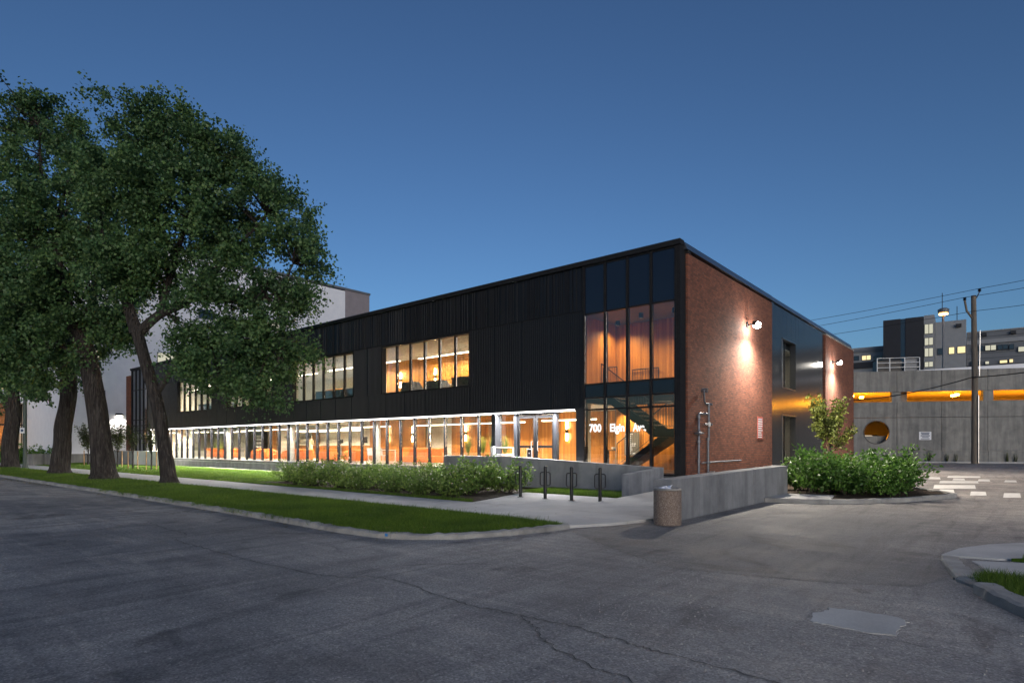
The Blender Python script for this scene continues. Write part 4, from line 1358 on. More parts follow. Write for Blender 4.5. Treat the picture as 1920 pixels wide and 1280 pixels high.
# ------------------------------------------------------------------ grass blades
def in_poly(P, poly):
    x, y = P[:, 0], P[:, 1]
    ins = np.zeros(len(P), bool)
    j = len(poly) - 1
    for i in range(len(poly)):
        xi, yi = poly[i]
        xj, yj = poly[j]
        c = ((yi > y) != (yj > y)) & (x < (xj - xi) * (y - yi) / (yj - yi + 1e-12) + xi)
        ins ^= c
        j = i
    return ins


def blades(P, z, h, w, rs):
    n = len(P)
    a = rs.uniform(0, 2 * PI, n)
    d = np.stack([np.cos(a), np.sin(a), np.zeros(n)], 1)
    hh = (h * rs.uniform(0.5, 1.25, n))[:, None]
    lean = rs.normal(size=(n, 3)) * np.array((0.45, 0.45, 0))
    b = np.concatenate([P, np.full((n, 1), z)], 1)
    ww = (w * rs.uniform(0.7, 1.3, n))[:, None]
    v = np.empty((n, 3, 3))
    v[:, 0] = b - d * ww
    v[:, 1] = b + d * ww
    v[:, 2] = b + (np.array((0, 0, 1)) + lean) * hh
    return v.reshape(-1, 3)


def lawn_blades(poly, n, z, h, w, seed, label, focus=None):
    rs = np.random.RandomState(seed)
    pa = np.array(poly)
    lo, hi = pa.min(0), pa.max(0)
    P = rs.uniform(size=(n * 3, 2)) * (hi - lo) + lo
    P = P[in_poly(P, poly)]
    if focus is not None:
        d = np.hypot(P[:, 0] - 8.9, P[:, 1] + 19.7)
        P = P[rs.uniform(size=len(P)) < np.clip((focus / d) ** 1.3, 0, 1)]
    V = blades(P, z, h, w, rs)
    o = link("grass", quads_mesh("grass", V, 3, 'grass'))
    return tag(o, label, "grass", kind="stuff")


near_strip = [(-16, -12.84), (-9, -12.84), (-4.7, -12.89), (-2.4, -12.98), (-0.9, -13.04), (0.02, -12.97), (0.66, -12.74), (1.24, -12.2), (1.68, -11.26), (1.9, -10.46), (2.0, -9.82),
              (1.5, -9.66), (0, -9.54), (-4, -9.53), (-16, -9.53)]
lawn_blades(near_strip, 60000, 0.045, 0.075, 0.006, 1, "mown grass on the strip between street kerb and pavement", 16)
lawn_blades([(-60, -12.84), (-16, -12.84), (-16, -9.55), (-60, -9.55)], 30000, 0.045, 0.085, 0.011, 2, "grass under the big trees along the street", 25)
lawn_blades([(-58, -7.42), (-17.2, -7.42), (-15.8, -3.5), (-15.8, -0.62), (-58, -0.62)], 42000, 0.045, 0.075, 0.012, 3, "bright lit lawn before the black building")
lawn_blades([(-4.2, -3.68), (-0.30, -3.68), (-0.30, -1.9), (-4.2, -1.9)], 9000, 0.045, 0.11, 0.008, 4, "rough grass pocket between bollards and ramp wall")
lawn_blades([(8.45, -10.6), (8.62, -10.05), (9.2, -10.25), (11.5, -10.1), (12, -12.5), (10, -13.1), (9.5, -12.6), (9.1, -12.1), (8.84, -11.55), (8.7, -11.2)], 9000, 0.035, 0.11, 0.0045, 5, "unmown grass behind the broken kerb at right")
lawn_blades([(8.9, -8.70), (9.55, -8.05), (11.4, -6.25), (13, -7), (10.6, -8.35), (9.4, -8.60)], 5000, 0.06, 0.12, 0.005, 6, "weedy grass wedge between the broken slabs at right")
# longer ragged tufts hanging over the kerb and the pavement edge
kb = []
for k in range(5200):
    q = rnd.random()
    if q < 0.6:
        X_ = rnd.uniform(-16, 0.0)
        kb.append((X_, -12.93 - (0.07 if X_ > -6 else 0) + rnd.gauss(0, 0.05)))
    elif q < 0.75:
        a_ = rnd.uniform(0, 1)
        kb.append((0.1 + 1.75 * a_ ** 0.8 + rnd.gauss(0, 0.05), -12.95 + 3.0 * a_ ** 1.5 + rnd.gauss(0, 0.05)))
    else:
        kb.append((rnd.uniform(-16, 1.6), -9.56 + rnd.gauss(0, 0.035)))
kb = np.array([p for p in kb if math.sin(p[0] * 3.1) + math.sin(p[0] * 7.7) * 0.7 + rnd.uniform(-1, 1) > -0.2])
tag(link("grass", quads_mesh("grass", blades(kb, 0.05, 0.12, 0.005, np.random.RandomState(41)), 3, 'grass')), "ragged grass tufts along the edges of the street strip", "grass", kind="stuff")
# weeds along the far wall foot and the shrub bed edge
lawn_blades([(-17, -7.46), (-3, -7.46), (-3.05, -7.3), (-17, -7.3)], 2600, 0.055, 0.10, 0.006, 8, "weeds along the pavement edge of the shrub bed")


# fallen leaves along the kerb and grit on the road
rs = np.random.RandomState(77)
n = 700
fx = np.concatenate([rs.uniform(-40, 1, n // 2), -22 - np.abs(rs.normal(size=n // 2)) * 5])
fy = np.where(rs.uniform(size=n) < 0.6, -13.1 - np.abs(rs.normal(size=n)) * 0.25, rs.uniform(-12.9, -8, n))
FP = np.stack([fx, fy, np.full(n, 0.012)], 1)
FP[fy > -13.0, 2] = 0.10
V = leaves(FP, 0.09, rs, 0.0, 0.36).reshape(-1, 4, 3)
V[:, :, 2] = FP[:, None, 2] + (V[:, :, 2] - FP[:, None, 2]) * 0.15
M['leaf_dead'] = mk_leaf("dead_leaf", (0.10, 0.06, 0.015), (0.22, 0.16, 0.04), (0.32, 0.27, 0.08), 0.1)
tag(link("fallen_leaves", quads_mesh("fallen_leaves", V.reshape(-1, 3), 4, 'leaf_dead')), "yellowed fallen leaves along the street kerb", "leaves", kind="stuff")
n = 2600
gx_ = np.concatenate([rs.uniform(5.5, 10, n // 2), rs.uniform(-2, 9, n // 4), 8.5 - np.abs(rs.normal(size=n // 4)) * 0.5])
gy_ = np.concatenate([rs.uniform(-15.5, -11.5, n // 2), rs.uniform(-17, -10, n // 4), rs.uniform(-12.6, -9, n // 4)])
GP = np.stack([gx_, gy_, np.full(n, 0.0)], 1)
sz = rs.uniform(0.004, 0.011, n)
tet = np.array([(0, 0, 1.0), (1, 0, 0), (-0.5, 0.87, 0), (-0.5, -0.87, 0)])
tri = np.array([(0, 1, 2), (0, 2, 3), (0, 3, 1)])
ang = rs.uniform(0, 6.28, n)
ca, sa = np.cos(ang), np.sin(ang)
tv = np.repeat(tet[None], n, 0) * sz[:, None, None] * rs.uniform(0.6, 1.3, (n, 4, 1))
tv = np.stack([tv[:, :, 0] * ca[:, None] - tv[:, :, 1] * sa[:, None], tv[:, :, 0] * sa[:, None] + tv[:, :, 1] * ca[:, None], tv[:, :, 2]], 2) + GP[:, None, :]
tag(link("grit", quads_mesh("grit", tv[:, tri].reshape(-1, 3), 3, 'gravel')), "loose grit scattered over the road surface", "grit", kind="stuff")
# ------------------------------------------------------------------ street furniture
bol = None
BL = ["leftmost black loop bollard at the edge of the shrubs", "second black loop bollard from the shrubs", "third black loop bollard from the shrubs", "rightmost black loop bollard nearest the litter bin"]
for i, x in enumerate((-2.94, -1.97, -1.01, -0.04)):
    if bol is None:
        bol = thing("bicycle_bollard", BL[0], "bollard", (x, -5.29, 0.06), 0, "bicycle bollards on the concrete pad")
        MB().lathe([(0.05, 0.0), (0.05, 0.86), (0.047, 0.9), (0.047, 0.905), (0.053, 0.91), (0.053, 0.95), (0.04, 0.98), (0.015, 0.99)], (0, 0), 18).build("post", 'black_paint', bol, smooth=True)
        MB().lathe([(0.10, 0.0), (0.10, 0.012), (0.055, 0.014)], (0, 0), 18).build("base_plate", 'black_paint', bol, smooth=True)
        for s_ in (-1, 1):
            pts = [(s_ * 0.045, 0, 0.80), (s_ * 0.11, 0, 0.80), (s_ * 0.145, 0, 0.77), (s_ * 0.15, 0, 0.72), (s_ * 0.15, 0, 0.48), (s_ * 0.14, 0, 0.43), (s_ * 0.10, 0, 0.405), (s_ * 0.045, 0, 0.40)]
            MB().tube([Vector(p) for p in catmull(pts, 3)], 0.016, 8).build("loop", 'black_paint', bol, smooth=True)
        cur = bol
    else:
        cur = copy_tree(bol)
        cur.location = (x, -5.29, 0.06)
    cur["label"] = BL[i]
    cur.rotation_euler = (0, 0, R(40) + rnd.uniform(-0.05, 0.05))

t = thing("litter_bin", "round pebbled concrete litter bin at the end of the retaining wall", "litter bin", (3.3, -8.02, 0.0))
MB().lathe([(0.27, 0), (0.282, 0.01), (0.285, 0.05), (0.285, 0.70), (0.28, 0.725)], (0, 0), 40).build("body", 'aggregate', t, smooth=True)
MB().lathe([(0.279, 0.727), (0.29, 0.735), (0.292, 0.755), (0.285, 0.768), (0.235, 0.768), (0.225, 0.75), (0.222, 0.65)], (0, 0), 40).build("rim", 'kerb', t, smooth=True)
MB().lathe([(0.221, 0.60), (0.221, 0.61)], (0, 0), 30).build("liner", 'black_paint', t)
tr_ = thing("rubbish", "crumpled paper and wrappers heaped in the litter bin", "rubbish", (3.3, -8.02, 0.61))
r_ = random.Random(3)
for k in range(7):
    a, q = r_.uniform(0, 6.28), r_.uniform(0.02, 0.13)
    c = Vector((math.cos(a) * q, math.sin(a) * q, 0.10 + r_.uniform(0, 0.07)))
    vs = [c + Vector((r_.uniform(-.1, .1), r_.uniform(-.1, .1), r_.uniform(-.06, .06))) for _ in range(7)]
    bm = bmesh.new()
    for v in vs:
        bm.verts.new(v)
    bmesh.ops.convex_hull(bm, input=bm.verts)
    me = bpy.data.meshes.new("wrapper")
    bm.to_mesh(me)
    bm.free()
    me.materials.append(M['paper'])
    link("wrapper", me, tr_)

# white guard rail on the landing
t = thing("guard_rail", "white tubular guard rail standing left of the glass entrance doors", "railing", (-8.35, -0.65, 0.66))
MB().box(0, 0.16, -0.06, 0.06, 0, 0.98).build("post", 'white_metal', t, bevel=0.01)
for z in (0.92, 0.62, 0.3):
    MB().tube([(0.16, 0, z), (1.22, 0, z)], 0.025, 8).build("rail", 'white_metal', t, smooth=True)
MB().tube([(1.22, 0, 0), (1.22, 0, 0.945)], 0.03, 8).build("end_post", 'white_metal', t, smooth=True)
t = thing("push_plate_post", "short black post with lit door push plate before the entrance", "post", (-6.45, -0.35, 0.66))
MB().box(-0.07, 0.07, -0.05, 0.05, 0, 0.92).build("post", 'black_paint', t, bevel=0.01)
MB().box(-0.14, 0.14, -0.075, -0.052, 0.50, 0.88).build("plate", 'white_metal', t, bevel=0.02)
MB().box(-0.11, 0.11, -0.080, -0.076, 0.53, 0.85).build("plate_face", 'black_paint', t)
MB().tube([(0, -0.088, 0.70), (0, -0.081, 0.70)], 0.03, 12).build("button", 'white_metal', t)

# fire and gas pipework on the brick wall
t = thing("gas_meter_pipework", "grey steel gas pipes, valves and regulator climbing the brick end wall", "pipework", (0.06, 1.0, 0.2))
S = lambda pts, r, nm="pipe": MB().tube([Vector(p) for p in pts], r, 10).build(nm, 'galv', t, smooth=True)
S([(0.14, 0.0, 0), (0.14, 0.0, 2.55), (0.14, 0.03, 2.62), (0.14, 0.85, 2.64)], 0.045)
S([(0.14, 0.85, 0.05), (0.14, 0.85, 1.75)], 0.05)
S([(0.14, 0.92, 1.7), (0.14, 0.92, 3.05)], 0.045)
S([(0.14, 0.92, 3.02), (0.14, 0.62, 3.0), (0.14, 0.52, 3.1), (0.14, 0.48, 3.5)], 0.035)
S([(0.14, 0.30, 0.83), (0.14, 0.85, 0.84), (0.14, 4.35, 0.86)], 0.035)
for (y, z, r_) in ((0.0, 2.5, 0.075), (0.0, 1.62, 0.07), (0.92, 2.25, 0.08), (0.92, 3.0, 0.085), (0.85, 1.72, 0.075), (0.92, 0.84, 0.07), (0.0, 0.9, 0.06)):
    S([(0.14, y, z - 0.05), (0.14, y, z + 0.05)], r_, "valve")
S([(0.24, 0.55, 3.48), (0.04, 0.55, 3.5)], 0.085, "vent_cap")
MB().lathe([(0.04, 0), (0.17, 0.02), (0.18, 0.07), (0.07, 0.10), (0.05, 0.16)], (0, 0), 18).build("regulator", 'galv', t, smooth=True).location = (0.2, -0.1, 1.86)
S([(0.28, 0.92, 2.25), (0.05, 0.92, 2.25)], 0.04, "valve_handle")
S([(0.28, 0.92, 3.0), (0.06, 0.92, 3.0)], 0.035, "valve_handle")
MB().tube([(0.17, 0.45, 2.25), (0.17, 0.86, 2.25)], 0.035, 8).build("gauge_arm", 'steel', t, smooth=True)
MB().tube([(0.20, 0.78, 2.25), (0.24, 0.78, 2.25)], 0.09, 16).build("gauge", 'white_metal', t)
MB().tube([(0.22, 1.05, 0.45), (0.05, 1.05, 0.45)], 0.06, 12).build("siamese_inlet", 'steel', t)
MB().tube([(0.22, 1.3, 0.45), (0.05, 1.3, 0.45)], 0.06, 12).build("siamese_inlet", 'steel', t)

t = thing("wall_sign", "small red-topped notice with pale text lines on the brick end wall", "sign", (0.062, 7.83, 1.98))
MB().box(0, 0.015, 0, 0.75, 0, 1.0).build("board", 'sign_red', t)
for k in range(9):
    MB().box(0.016, 0.019, 0.06, 0.06 + rnd.uniform(0.45, 0.62), 0.06 + k * 0.1, 0.105 + k * 0.1).build("text_line", 'sign_white' if k < 8 else 'paper', t)


def wall_light(y, z, label, watts):
    t = thing("wall_light", label, "wall light", (0.062, y, z), 0, "flood lights on the brick end walls")
    MB().box(0, 0.04, -0.10, 0.10, -0.12, 0.12).build("bracket", 'frame', t, bevel=0.01)
    MB().tube([(0.04, 0, 0), (0.30, 0, 0.03)], 0.03, 8).build("arm", 'frame', t)
    MB().extrude_y([(0.28, -0.06), (0.28, 0.10), (0.40, 0.11), (0.47, 0.05), (0.40, -0.08)], -0.14, 0.14).build("housing", 'frame', t)
    MB().extrude_y([(0.405, -0.08), (0.475, 0.05), (0.53, 0.04), (0.52, -0.12), (0.45, -0.17), (0.32, -0.15), (0.29, -0.07)], -0.14, 0.14).build("lens", 'lens', t)
    l = bpy.data.lights.new("wall_light_lamp", 'SPOT')
    l.energy = watts
    l.spot_size = R(172)
    l.spot_blend = 1.0
    l.color = (1.0, 0.90, 0.76)
    l.shadow_soft_size = 0.07
    lo = link("wall_light_lamp", l, t)
    lo.location = (0.54, 0, -0.20)
    lo.rotation_euler = (0, R(-32), 0)
    return t


wall_light(6.47, 6.87, "bright flood light on the nearer brick wall above the gas pipes", 3300)
wall_light(22.3, 6.95, "bright flood light on the far brick wall beyond the dark metal bay", 2700)

# ------------------------------------------------------------------ inside furniture
def armchair(mat):
    t = thing("armchair", "x", "armchair", (0, 0, 0), 0, "orange armchairs behind the ground floor glazing")
    MB().box(-0.36, 0.36, -0.36, 0.28, 0.12, 0.44).build("seat", mat, t, bevel=0.04)
    MB().extrude_x([(0.26, 0.10), (0.42, 0.10), (0.46, 0.78), (0.34, 0.78)], -0.46, 0.46).build("backrest", mat, t, bevel=0.04)
    for s_ in (-1, 1):
        MB().extrude_x([(-0.40, 0.10), (0.26, 0.10), (0.33, 0.76), (-0.36, 0.60)], s_ * 0.42 - 0.06, s_ * 0.42 + 0.06).build("arm", mat, t, bevel=0.03)
    for a in (-0.36, 0.36):
        for b in (-0.32, 0.34):
            MB().tube([(a, b, 0), (a, b, 0.12)], 0.02, 6).build("leg", 'steel', t)
    return t


def place(proto, spots, lab, first_used):
    for i, (x, y, rz, z) in enumerate(spots):
        o = proto if (i == 0 and first_used) else copy_tree(proto)
        o.location = (x, y, z)
        o.rotation_euler = (0, 0, rz)
        o["label"] = lab(i)


ac = [(-20.9, 1.5, 2.8, FZ), (-22.5, 2.2, 0.3, FZ), (-24.0, 1.4, -1.4, FZ), (-25.6, 2.4, 0.1, FZ), (-27.0, 3.4, 0.2, FZ), (-26.6, 1.3, 3.0, FZ), (-28.6, 1.5, -1.3, FZ), (-29.9, 2.6, 0.2, FZ),
      (-31.4, 1.4, 1.5, FZ), (-33.2, 1.6, -1.0, FZ), (-34.8, 2.4, 0.2, FZ), (-37.4, 1.6, 1.3, FZ), (-38.6, 1.5, 0.0, FZ), (-41.2, 1.7, 1.4, FZ)]
place(armchair('orange'), ac, lambda i: "orange lounge armchair behind the ground floor glass, %s from the right" % ORD[i], True)
# the orange settle and bench
t = thing("sofa", "long orange high-backed sofa behind the glass left of the ramp wall", "sofa", (-15.7, 2.0, FZ), R(4))
for k in range(3):
    MB().box(-1.54 + k * 1.15, -0.41 + k * 1.15, -0.45, 0.35, 0.1, 0.44).build("seat", 'orange', t, bevel=0.04)
    if k < 2:
        MB().extrude_x([(0.30, 0.1), (0.50, 0.1), (0.54, 0.86), (0.42, 0.86)], -1.54 + k * 1.32, -0.24 + k * 1.32).build("backrest", 'orange', t, bevel=0.05)
MB().extrude_y([(-1.7, 0.1), (-1.55, 0.1), (-1.52, 0.86), (-1.75, 0.86)], -0.47, 0.55).build("arm", 'orange', t, bevel=0.04)
t = thing("sofa", "low orange bench sofa at the reception end beside the column", "sofa", (-32.6, 4.2, FZ), 0)
MB().box(-1.6, 1.6, -0.4, 0.35, 0.1, 0.44).build("seat", 'orange', t, bevel=0.04)
MB().box(-1.6, 1.6, 0.3, 0.5, 0.1, 0.72).build("backrest", 'orange', t, bevel=0.05)


def chair(mat, label, loc, rz, group=None):
    t = thing("chair", label, "chair", loc, rz, group)
    MB().box(-0.23, 0.23, -0.23, 0.23, 0.43, 0.46).build("seat", mat, t, bevel=0.01)
    MB().extrude_x([(0.21, 0.46), (0.24, 0.46), (0.29, 0.86), (0.26, 0.86)], -0.23, 0.23).build("backrest", mat, t, bevel=0.01)
    for a in (-0.2, 0.2):
        for b in (-0.2, 0.2):
            MB().tube([(a, b, 0), (a, b, 0.43)], 0.02, 6).build("leg", mat, t)
    return t


def table(name, label, loc, rz, w, d, h, mat, cat="table"):
    t = thing(name, label, cat, loc, rz)
    MB().box(-w / 2, w / 2, -d / 2, d / 2, h - 0.04, h).build("table_top", mat, t, bevel=0.008)
    for a in (-1, 1):
        for b in (-1, 1):
            MB().box(a * (w / 2 - 0.08) - 0.025, a * (w / 2 - 0.08) + 0.025, b * (d / 2 - 0.08) - 0.025, b * (d / 2 - 0.08) + 0.025, 0, h - 0.042).build("leg", mat, t)
    return t


table("dining_table", "white table with white chairs behind the glass left of the sofa", (-18.9, 2.3, FZ), 0, 1.7, 0.8, 0.76, 'white_plastic')
for i, (x, y, rz) in enumerate(((-19.6, 1.55, PI), (-18.6, 1.5, PI), (-18.0, 3.1, 0.1))):
    chair('white_plastic', "white cafe chair at the white table, %s" % ("nearest the column", "pushed in beside the sofa", "on the far side of the table")[i], (x, y, FZ), rz, "white cafe chairs")
# reception desk, monitors, people
t = thing("reception_desk", "long wood-fronted reception desk with pale counter top", "desk", (-33.0, 7.0, FZ))
MB().box(-5.6, 6.9, 0, 0.08, 0, 1.02).build("desk_front", 'wood', t)
MB().box(-5.65, 6.95, -0.06, 0.7, 1.022, 1.07).build("counter_top", 'white_plastic', t, bevel=0.006)
for i, (x, y, lb) in enumerate(((-28.6, 7.4, "black monitor at the right end of the reception desk"), (-27.3, 7.4, "black monitor nearest the wood end wall of reception"), (-31.6, 7.4, "small black monitor in the middle of the reception desk"))):
    t = thing("monitor", lb, "monitor", (x, y, FZ + 1.075))
    w = 0.42 if i < 2 else 0.28
    MB().box(-w, w, 0, 0.04, 0.12, 0.12 + w * 1.15).build("screen", 'screen', t, bevel=0.008)
    MB().box(-0.03, 0.03, 0.0, 0.03, 0.012, 0.13).build("stand", 'black_paint', t)
    MB().box(-0.13, 0.13, -0.06, 0.1, 0, 0.012).build("foot", 'black_paint', t)
t = thing("notice_board", "small dark framed notice standing before the reception desk", "sign", (-31.0, 6.85, FZ))
MB().box(-0.3, 0.3, 0, 0.03, 0.3, 0.95).build("panel", 'grey_wall', t)
MB().box(-0.28, -0.25, 0.03, 0.06, 0, 0.95).build("leg", 'black_paint', t)
MB().box(0.25, 0.28, 0.03, 0.06, 0, 0.95).build("leg", 'black_paint', t)
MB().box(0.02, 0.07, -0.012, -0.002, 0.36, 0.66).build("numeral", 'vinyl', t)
# tall grasses in a long planter
t = thing("planter_box", "long wooden planter box holding tall grasses behind the entrance glazing", "planter", (-11.6, 2.6, FZ))
MB().box(-1.6, 1.9, -0.22, 0.22, 0, 0.62).build("box", 'wood', t, bevel=0.01)


def tuft(label, loc, n, h, seed, mat='leaf_young', cat="plant"):
    t = thing("grass_tuft", label, cat, loc, 0, "tall grasses in the indoor planter")
    rs = np.random.RandomState(seed)
    a = rs.uniform(0, 2 * PI, n)
    d = np.stack([np.cos(a), np.sin(a), np.zeros(n)], 1)
    hh = (h * rs.uniform(0.6, 1.1, n))[:, None]
    b = d * 0.07
    tip = b + d * (0.26 * rs.uniform(0.1, 1, n))[:, None] + np.array((0, 0, 1)) * hh
    sd = np.stack([-np.sin(a), np.cos(a), np.zeros(n)], 1) * 0.012
    V = np.stack([b - sd, b + sd, tip], 1).reshape(-1, 3)
    link("blades", quads_mesh("blades", V, 3, mat), t)
    return t


for i, x in enumerate((-12.95, -11.9, -11.2, -10.4)):
    tuft("tall green grass in the indoor planter, %s from the left" % ORD[i], (x, 2.6, FZ + 0.62), 130, 0.95, 70 + i)
for i, x in enumerate((-41.6, -42.4, -43.1)):
    tuft("tall green grass at the far left of the lounge, %s from the right" % ORD[i], (x, 2.8, FZ), 120, 1.5, 80 + i)
# display shelf and lift door on the left
t = thing("drinks_cabinet", "dark glazed drinks cabinet with lit bottles behind orange chairs", "cabinet", (-41.2, 5.6, FZ))
MB().box(-0.9, 0.9, 0, 0.3, 0, 2.2).build("carcass", 'frame', t)
for r in range(5):
    for c in range(6):
        MB().box(-0.75 + c * 0.27, -0.62 + c * 0.27, -0.05, -0.002, 0.55 + r * 0.3, 0.72 + r * 0.3).build("bottle_front", 'white_metal', t)
bx("lift_door", 'grey_wall', B, -39.6 + 0.9, -39.55 + 0.98, 5.9, 5.94, FZ, 2.9)
# side table in the entrance
table("side_table", "slim black console table with a bowl behind the right entrance glass", (-5.2, 4.3, FZ), 0, 0.9, 0.35, 0.8, 'black_paint')
t = thing("bowl", "small white bowl on the black console table", "bowl", (-5.2, 4.3, FZ + 0.8))
MB().lathe([(0.05, 0), (0.13, 0.06), (0.15, 0.12), (0.14, 0.12), (0.04, 0.02)], (0, 0), 16).build("dish", 'white_plastic', t, smooth=True)

# upper floor desks and screens
UP = F2 + 0.03
def workstation(label, loc, w, n):
    t = thing("workstation", label, "desk", loc)
    MB().box(-w / 2, w / 2, 0, 0.06, 0, 1.18).build("screen_panel", 'grey_fabric', t, bevel=0.02)
    MB().box(-w / 2, w / 2, 0.062, 0.8, 0.70, 0.74).build("desk_top", 'white_plastic', t)
    for s_ in (-1, 1):
        MB().extrude_x([(-0.002, 0), (0.85, 0), (0.85, 0.75), (0.5, 1.18), (-0.002, 1.18)], s_ * w / 2 - 0.03, s_ * w / 2 + 0.03).build("side_panel", 'grey_fabric', t)
    return t


for i, (x, y, w) in enumerate(((-11.6, 1.3, 2.4), (-14.6, 1.6, 1.2), (-16.2, 1.2, 0.9), (-20.6, 1.2, 1.6), (-22.4, 1.3, 1.6), (-24.2, 1.2, 1.8), (-30.0, 1.3, 2.2), (-33.2, 1.3, 2.0), (-39.0, 1.4, 2.2), (-42.0, 1.4, 2.2))):
    workstation("grey screened workstation behind an upper window, %s from the right" % ORD[i], (x, y, UP), w, i)
for i, (x, y) in enumerate(((-21.5, 2.8), (-23.3, 2.9))):
    t = thing("office_chair", "grey high-backed office chair in the second upper window, %s" % ("nearer the right", "nearer the left")[i], "chair", (x, y, UP), 0.4 * i, "grey office chairs")
    MB().box(-0.27, 0.27, -0.25, 0.25, 0.45, 0.53).build("seat", 'grey_fabric', t, bevel=0.03)
    MB().extrude_x([(0.22, 0.5), (0.27, 0.5), (0.33, 1.15), (0.28, 1.15)], -0.26, 0.26).build("backrest", 'grey_fabric', t, bevel=0.03)
    MB().tube([(0, 0, 0.05), (0, 0, 0.45)], 0.03, 8).build("stem", 'steel', t)
    for k in range(5):
        a = 2 * PI * k / 5
        MB().tube([(0, 0, 0.07), (0.3 * math.cos(a), 0.3 * math.sin(a), 0.04)], 0.02, 6).build("leg", 'steel', t)
t = thing("wood_cabinet", "low wooden cabinet at the left of the second upper window", "cabinet", (-26.6, 3.5, UP))
MB().box(-0.9, 0.9, 0, 0.4, 0, 1.6).build("carcass", 'wood', t)
MB().box(-0.01, 0.01, -0.01, -0.001, 0.02, 1.58).build("door_gap", 'frame', t)
table("desk", "white office table in the first upper window beside the seated person", (-14.4, 2.7, UP), 0, 1.6, 0.7, 1.02, 'white_plastic', "desk")


# ------------------------------------------------------------------ people
def person(label, loc, rz, joints, edges, shirt, trouser, hair, cut, neck_z, head, arm_skin=None):
    t = thing("person", label, "person", loc, rz)
    me = bpy.data.meshes.new("b")
    names = list(joints)
    me.from_pydata([joints[n][:3] for n in names], [(names.index(a), names.index(b)) for a, b in edges], [])
    o = bpy.data.objects.new("b", me)
    COL.objects.link(o)
    o.modifiers.new("s", 'SKIN')
    for i, n in enumerate(names):
        r = joints[n][3]
        me.skin_vertices[0].data[i].radius = (r, r) if not isinstance(r, tuple) else r
    me.skin_vertices[0].data[0].use_root = True
    o.modifiers.new("u", 'SUBSURF').levels = 2
    o.modifiers["u"].render_levels = 2
    bpy.context.view_layer.update()
    bme = bpy.data.meshes.new_from_object(o.evaluated_get(bpy.context.evaluated_depsgraph_get()))
    bpy.data.objects.remove(o)
    bme.materials.clear()
    for k in (shirt, trouser, 'skin'):
        bme.materials.append(M[k])
    hands = [Vector(joints[n][:3]) for n in names if n.startswith("hand") or n.startswith("wrist")]
    elbows = [Vector(joints[n][:3]) for n in names if n.startswith("elbow")]
    for p in bme.polygons:
        c = p.center
        if c.z > neck_z or any((c - h).length < (0.24 if arm_skin else 0.10) for h in hands):
            p.material_index = 2
        elif c.z < cut and all((c - e).length > 0.16 for e in elbows):
            p.material_index = 1
        p.use_smooth = True
    link("body", bme, t)
    hx, hy, hz = head
    h = MB()
    rings = []
    for i in range(7):
        a = PI * 0.62 * i / 6
        rings.append((0.118 * math.sin(a) + 0.002, 0.135 * math.cos(a)))
    h.lathe([(r, z) for r, z in rings][::-1], (0, 0), 14)
    ho = h.build("hair", hair, t, smooth=True)
    ho.location = (hx, hy + 0.022, hz + 0.012)
    ho.rotation_euler = (R(-14), 0, 0)
    return t


def stand_joints(lean=0.0, armf=0.25):
    J = {"pelvis": (0, 0, 0.93, (0.15, 0.11)), "waist": (0, 0, 1.08, (0.14, 0.10)), "chest": (0, lean * 0.5, 1.32, (0.17, 0.115)), "neck": (0, lean, 1.50, 0.055),
         "chin": (0, lean - 0.01, 1.57, 0.07), "head": (0, lean - 0.01, 1.66, 0.095), "crown": (0, lean, 1.74, 0.06)}
    E_ = [("pelvis", "waist"), ("waist", "chest"), ("chest", "neck"), ("neck", "chin"), ("chin", "head"), ("head", "crown")]
    for s_, n in ((-1, "l"), (1, "r")):
        J["shoulder" + n] = (s_ * 0.19, lean * 0.8, 1.42, 0.065)
        J["elbow" + n] = (s_ * 0.25, lean - 0.04, 1.14, 0.046)
        J["wrist" + n] = (s_ * 0.20, lean - armf, 1.04, 0.032)
        J["hand" + n] = (s_ * 0.17, lean - armf - 0.10, 1.05, 0.035)
        J["hip" + n] = (s_ * 0.10, 0, 0.86, 0.095)
        J["knee" + n] = (s_ * 0.11, -0.02, 0.48, 0.062)
        J["ankle" + n] = (s_ * 0.11, 0.02, 0.09, 0.042)
        J["toe" + n] = (s_ * 0.12, -0.15, 0.035, 0.035)
        E_ += [("chest", "shoulder" + n), ("shoulder" + n, "elbow" + n), ("elbow" + n, "wrist" + n), ("wrist" + n, "hand" + n), ("pelvis", "hip" + n), ("hip" + n, "knee" + n), ("knee" + n, "ankle" + n), ("ankle" + n, "toe" + n)]
    return J, E_


J, E_ = stand_joints(-0.06, 0.3)
person("pale-haired person in a blue shirt standing at the reception desk", (-36.4, 6.2, FZ), PI * 0.9, J, E_, 'shirt_blue', 'trouser', 'hair_white', 0.96, 1.49, (0, -0.07, 1.67), True)
J, E_ = stand_joints(-0.02, 0.28)
person("dark-haired person in a cream top standing at the reception desk", (-34.1, 6.3, FZ), PI * 1.08, J, E_, 'shirt_cream', 'shirt_cream', 'hair_dark', 0.9, 1.49, (0, -0.03, 1.67), True)
J = {"pelvis": (0, 0, 0.50, (0.16, 0.13)), "waist": (0, 0.02, 0.66, (0.14, 0.105)), "chest": (0, 0.0, 0.92, (0.17, 0.115)), "neck": (0, -0.03, 1.10, 0.055), "chin": (0, -0.05, 1.17, 0.07), "head": (0, -0.05, 1.26, 0.095), "crown": (0, -0.04, 1.34, 0.06)}
E_ = [("pelvis", "waist"), ("waist", "chest"), ("chest", "neck"), ("neck", "chin"), ("chin", "head"), ("head", "crown")]
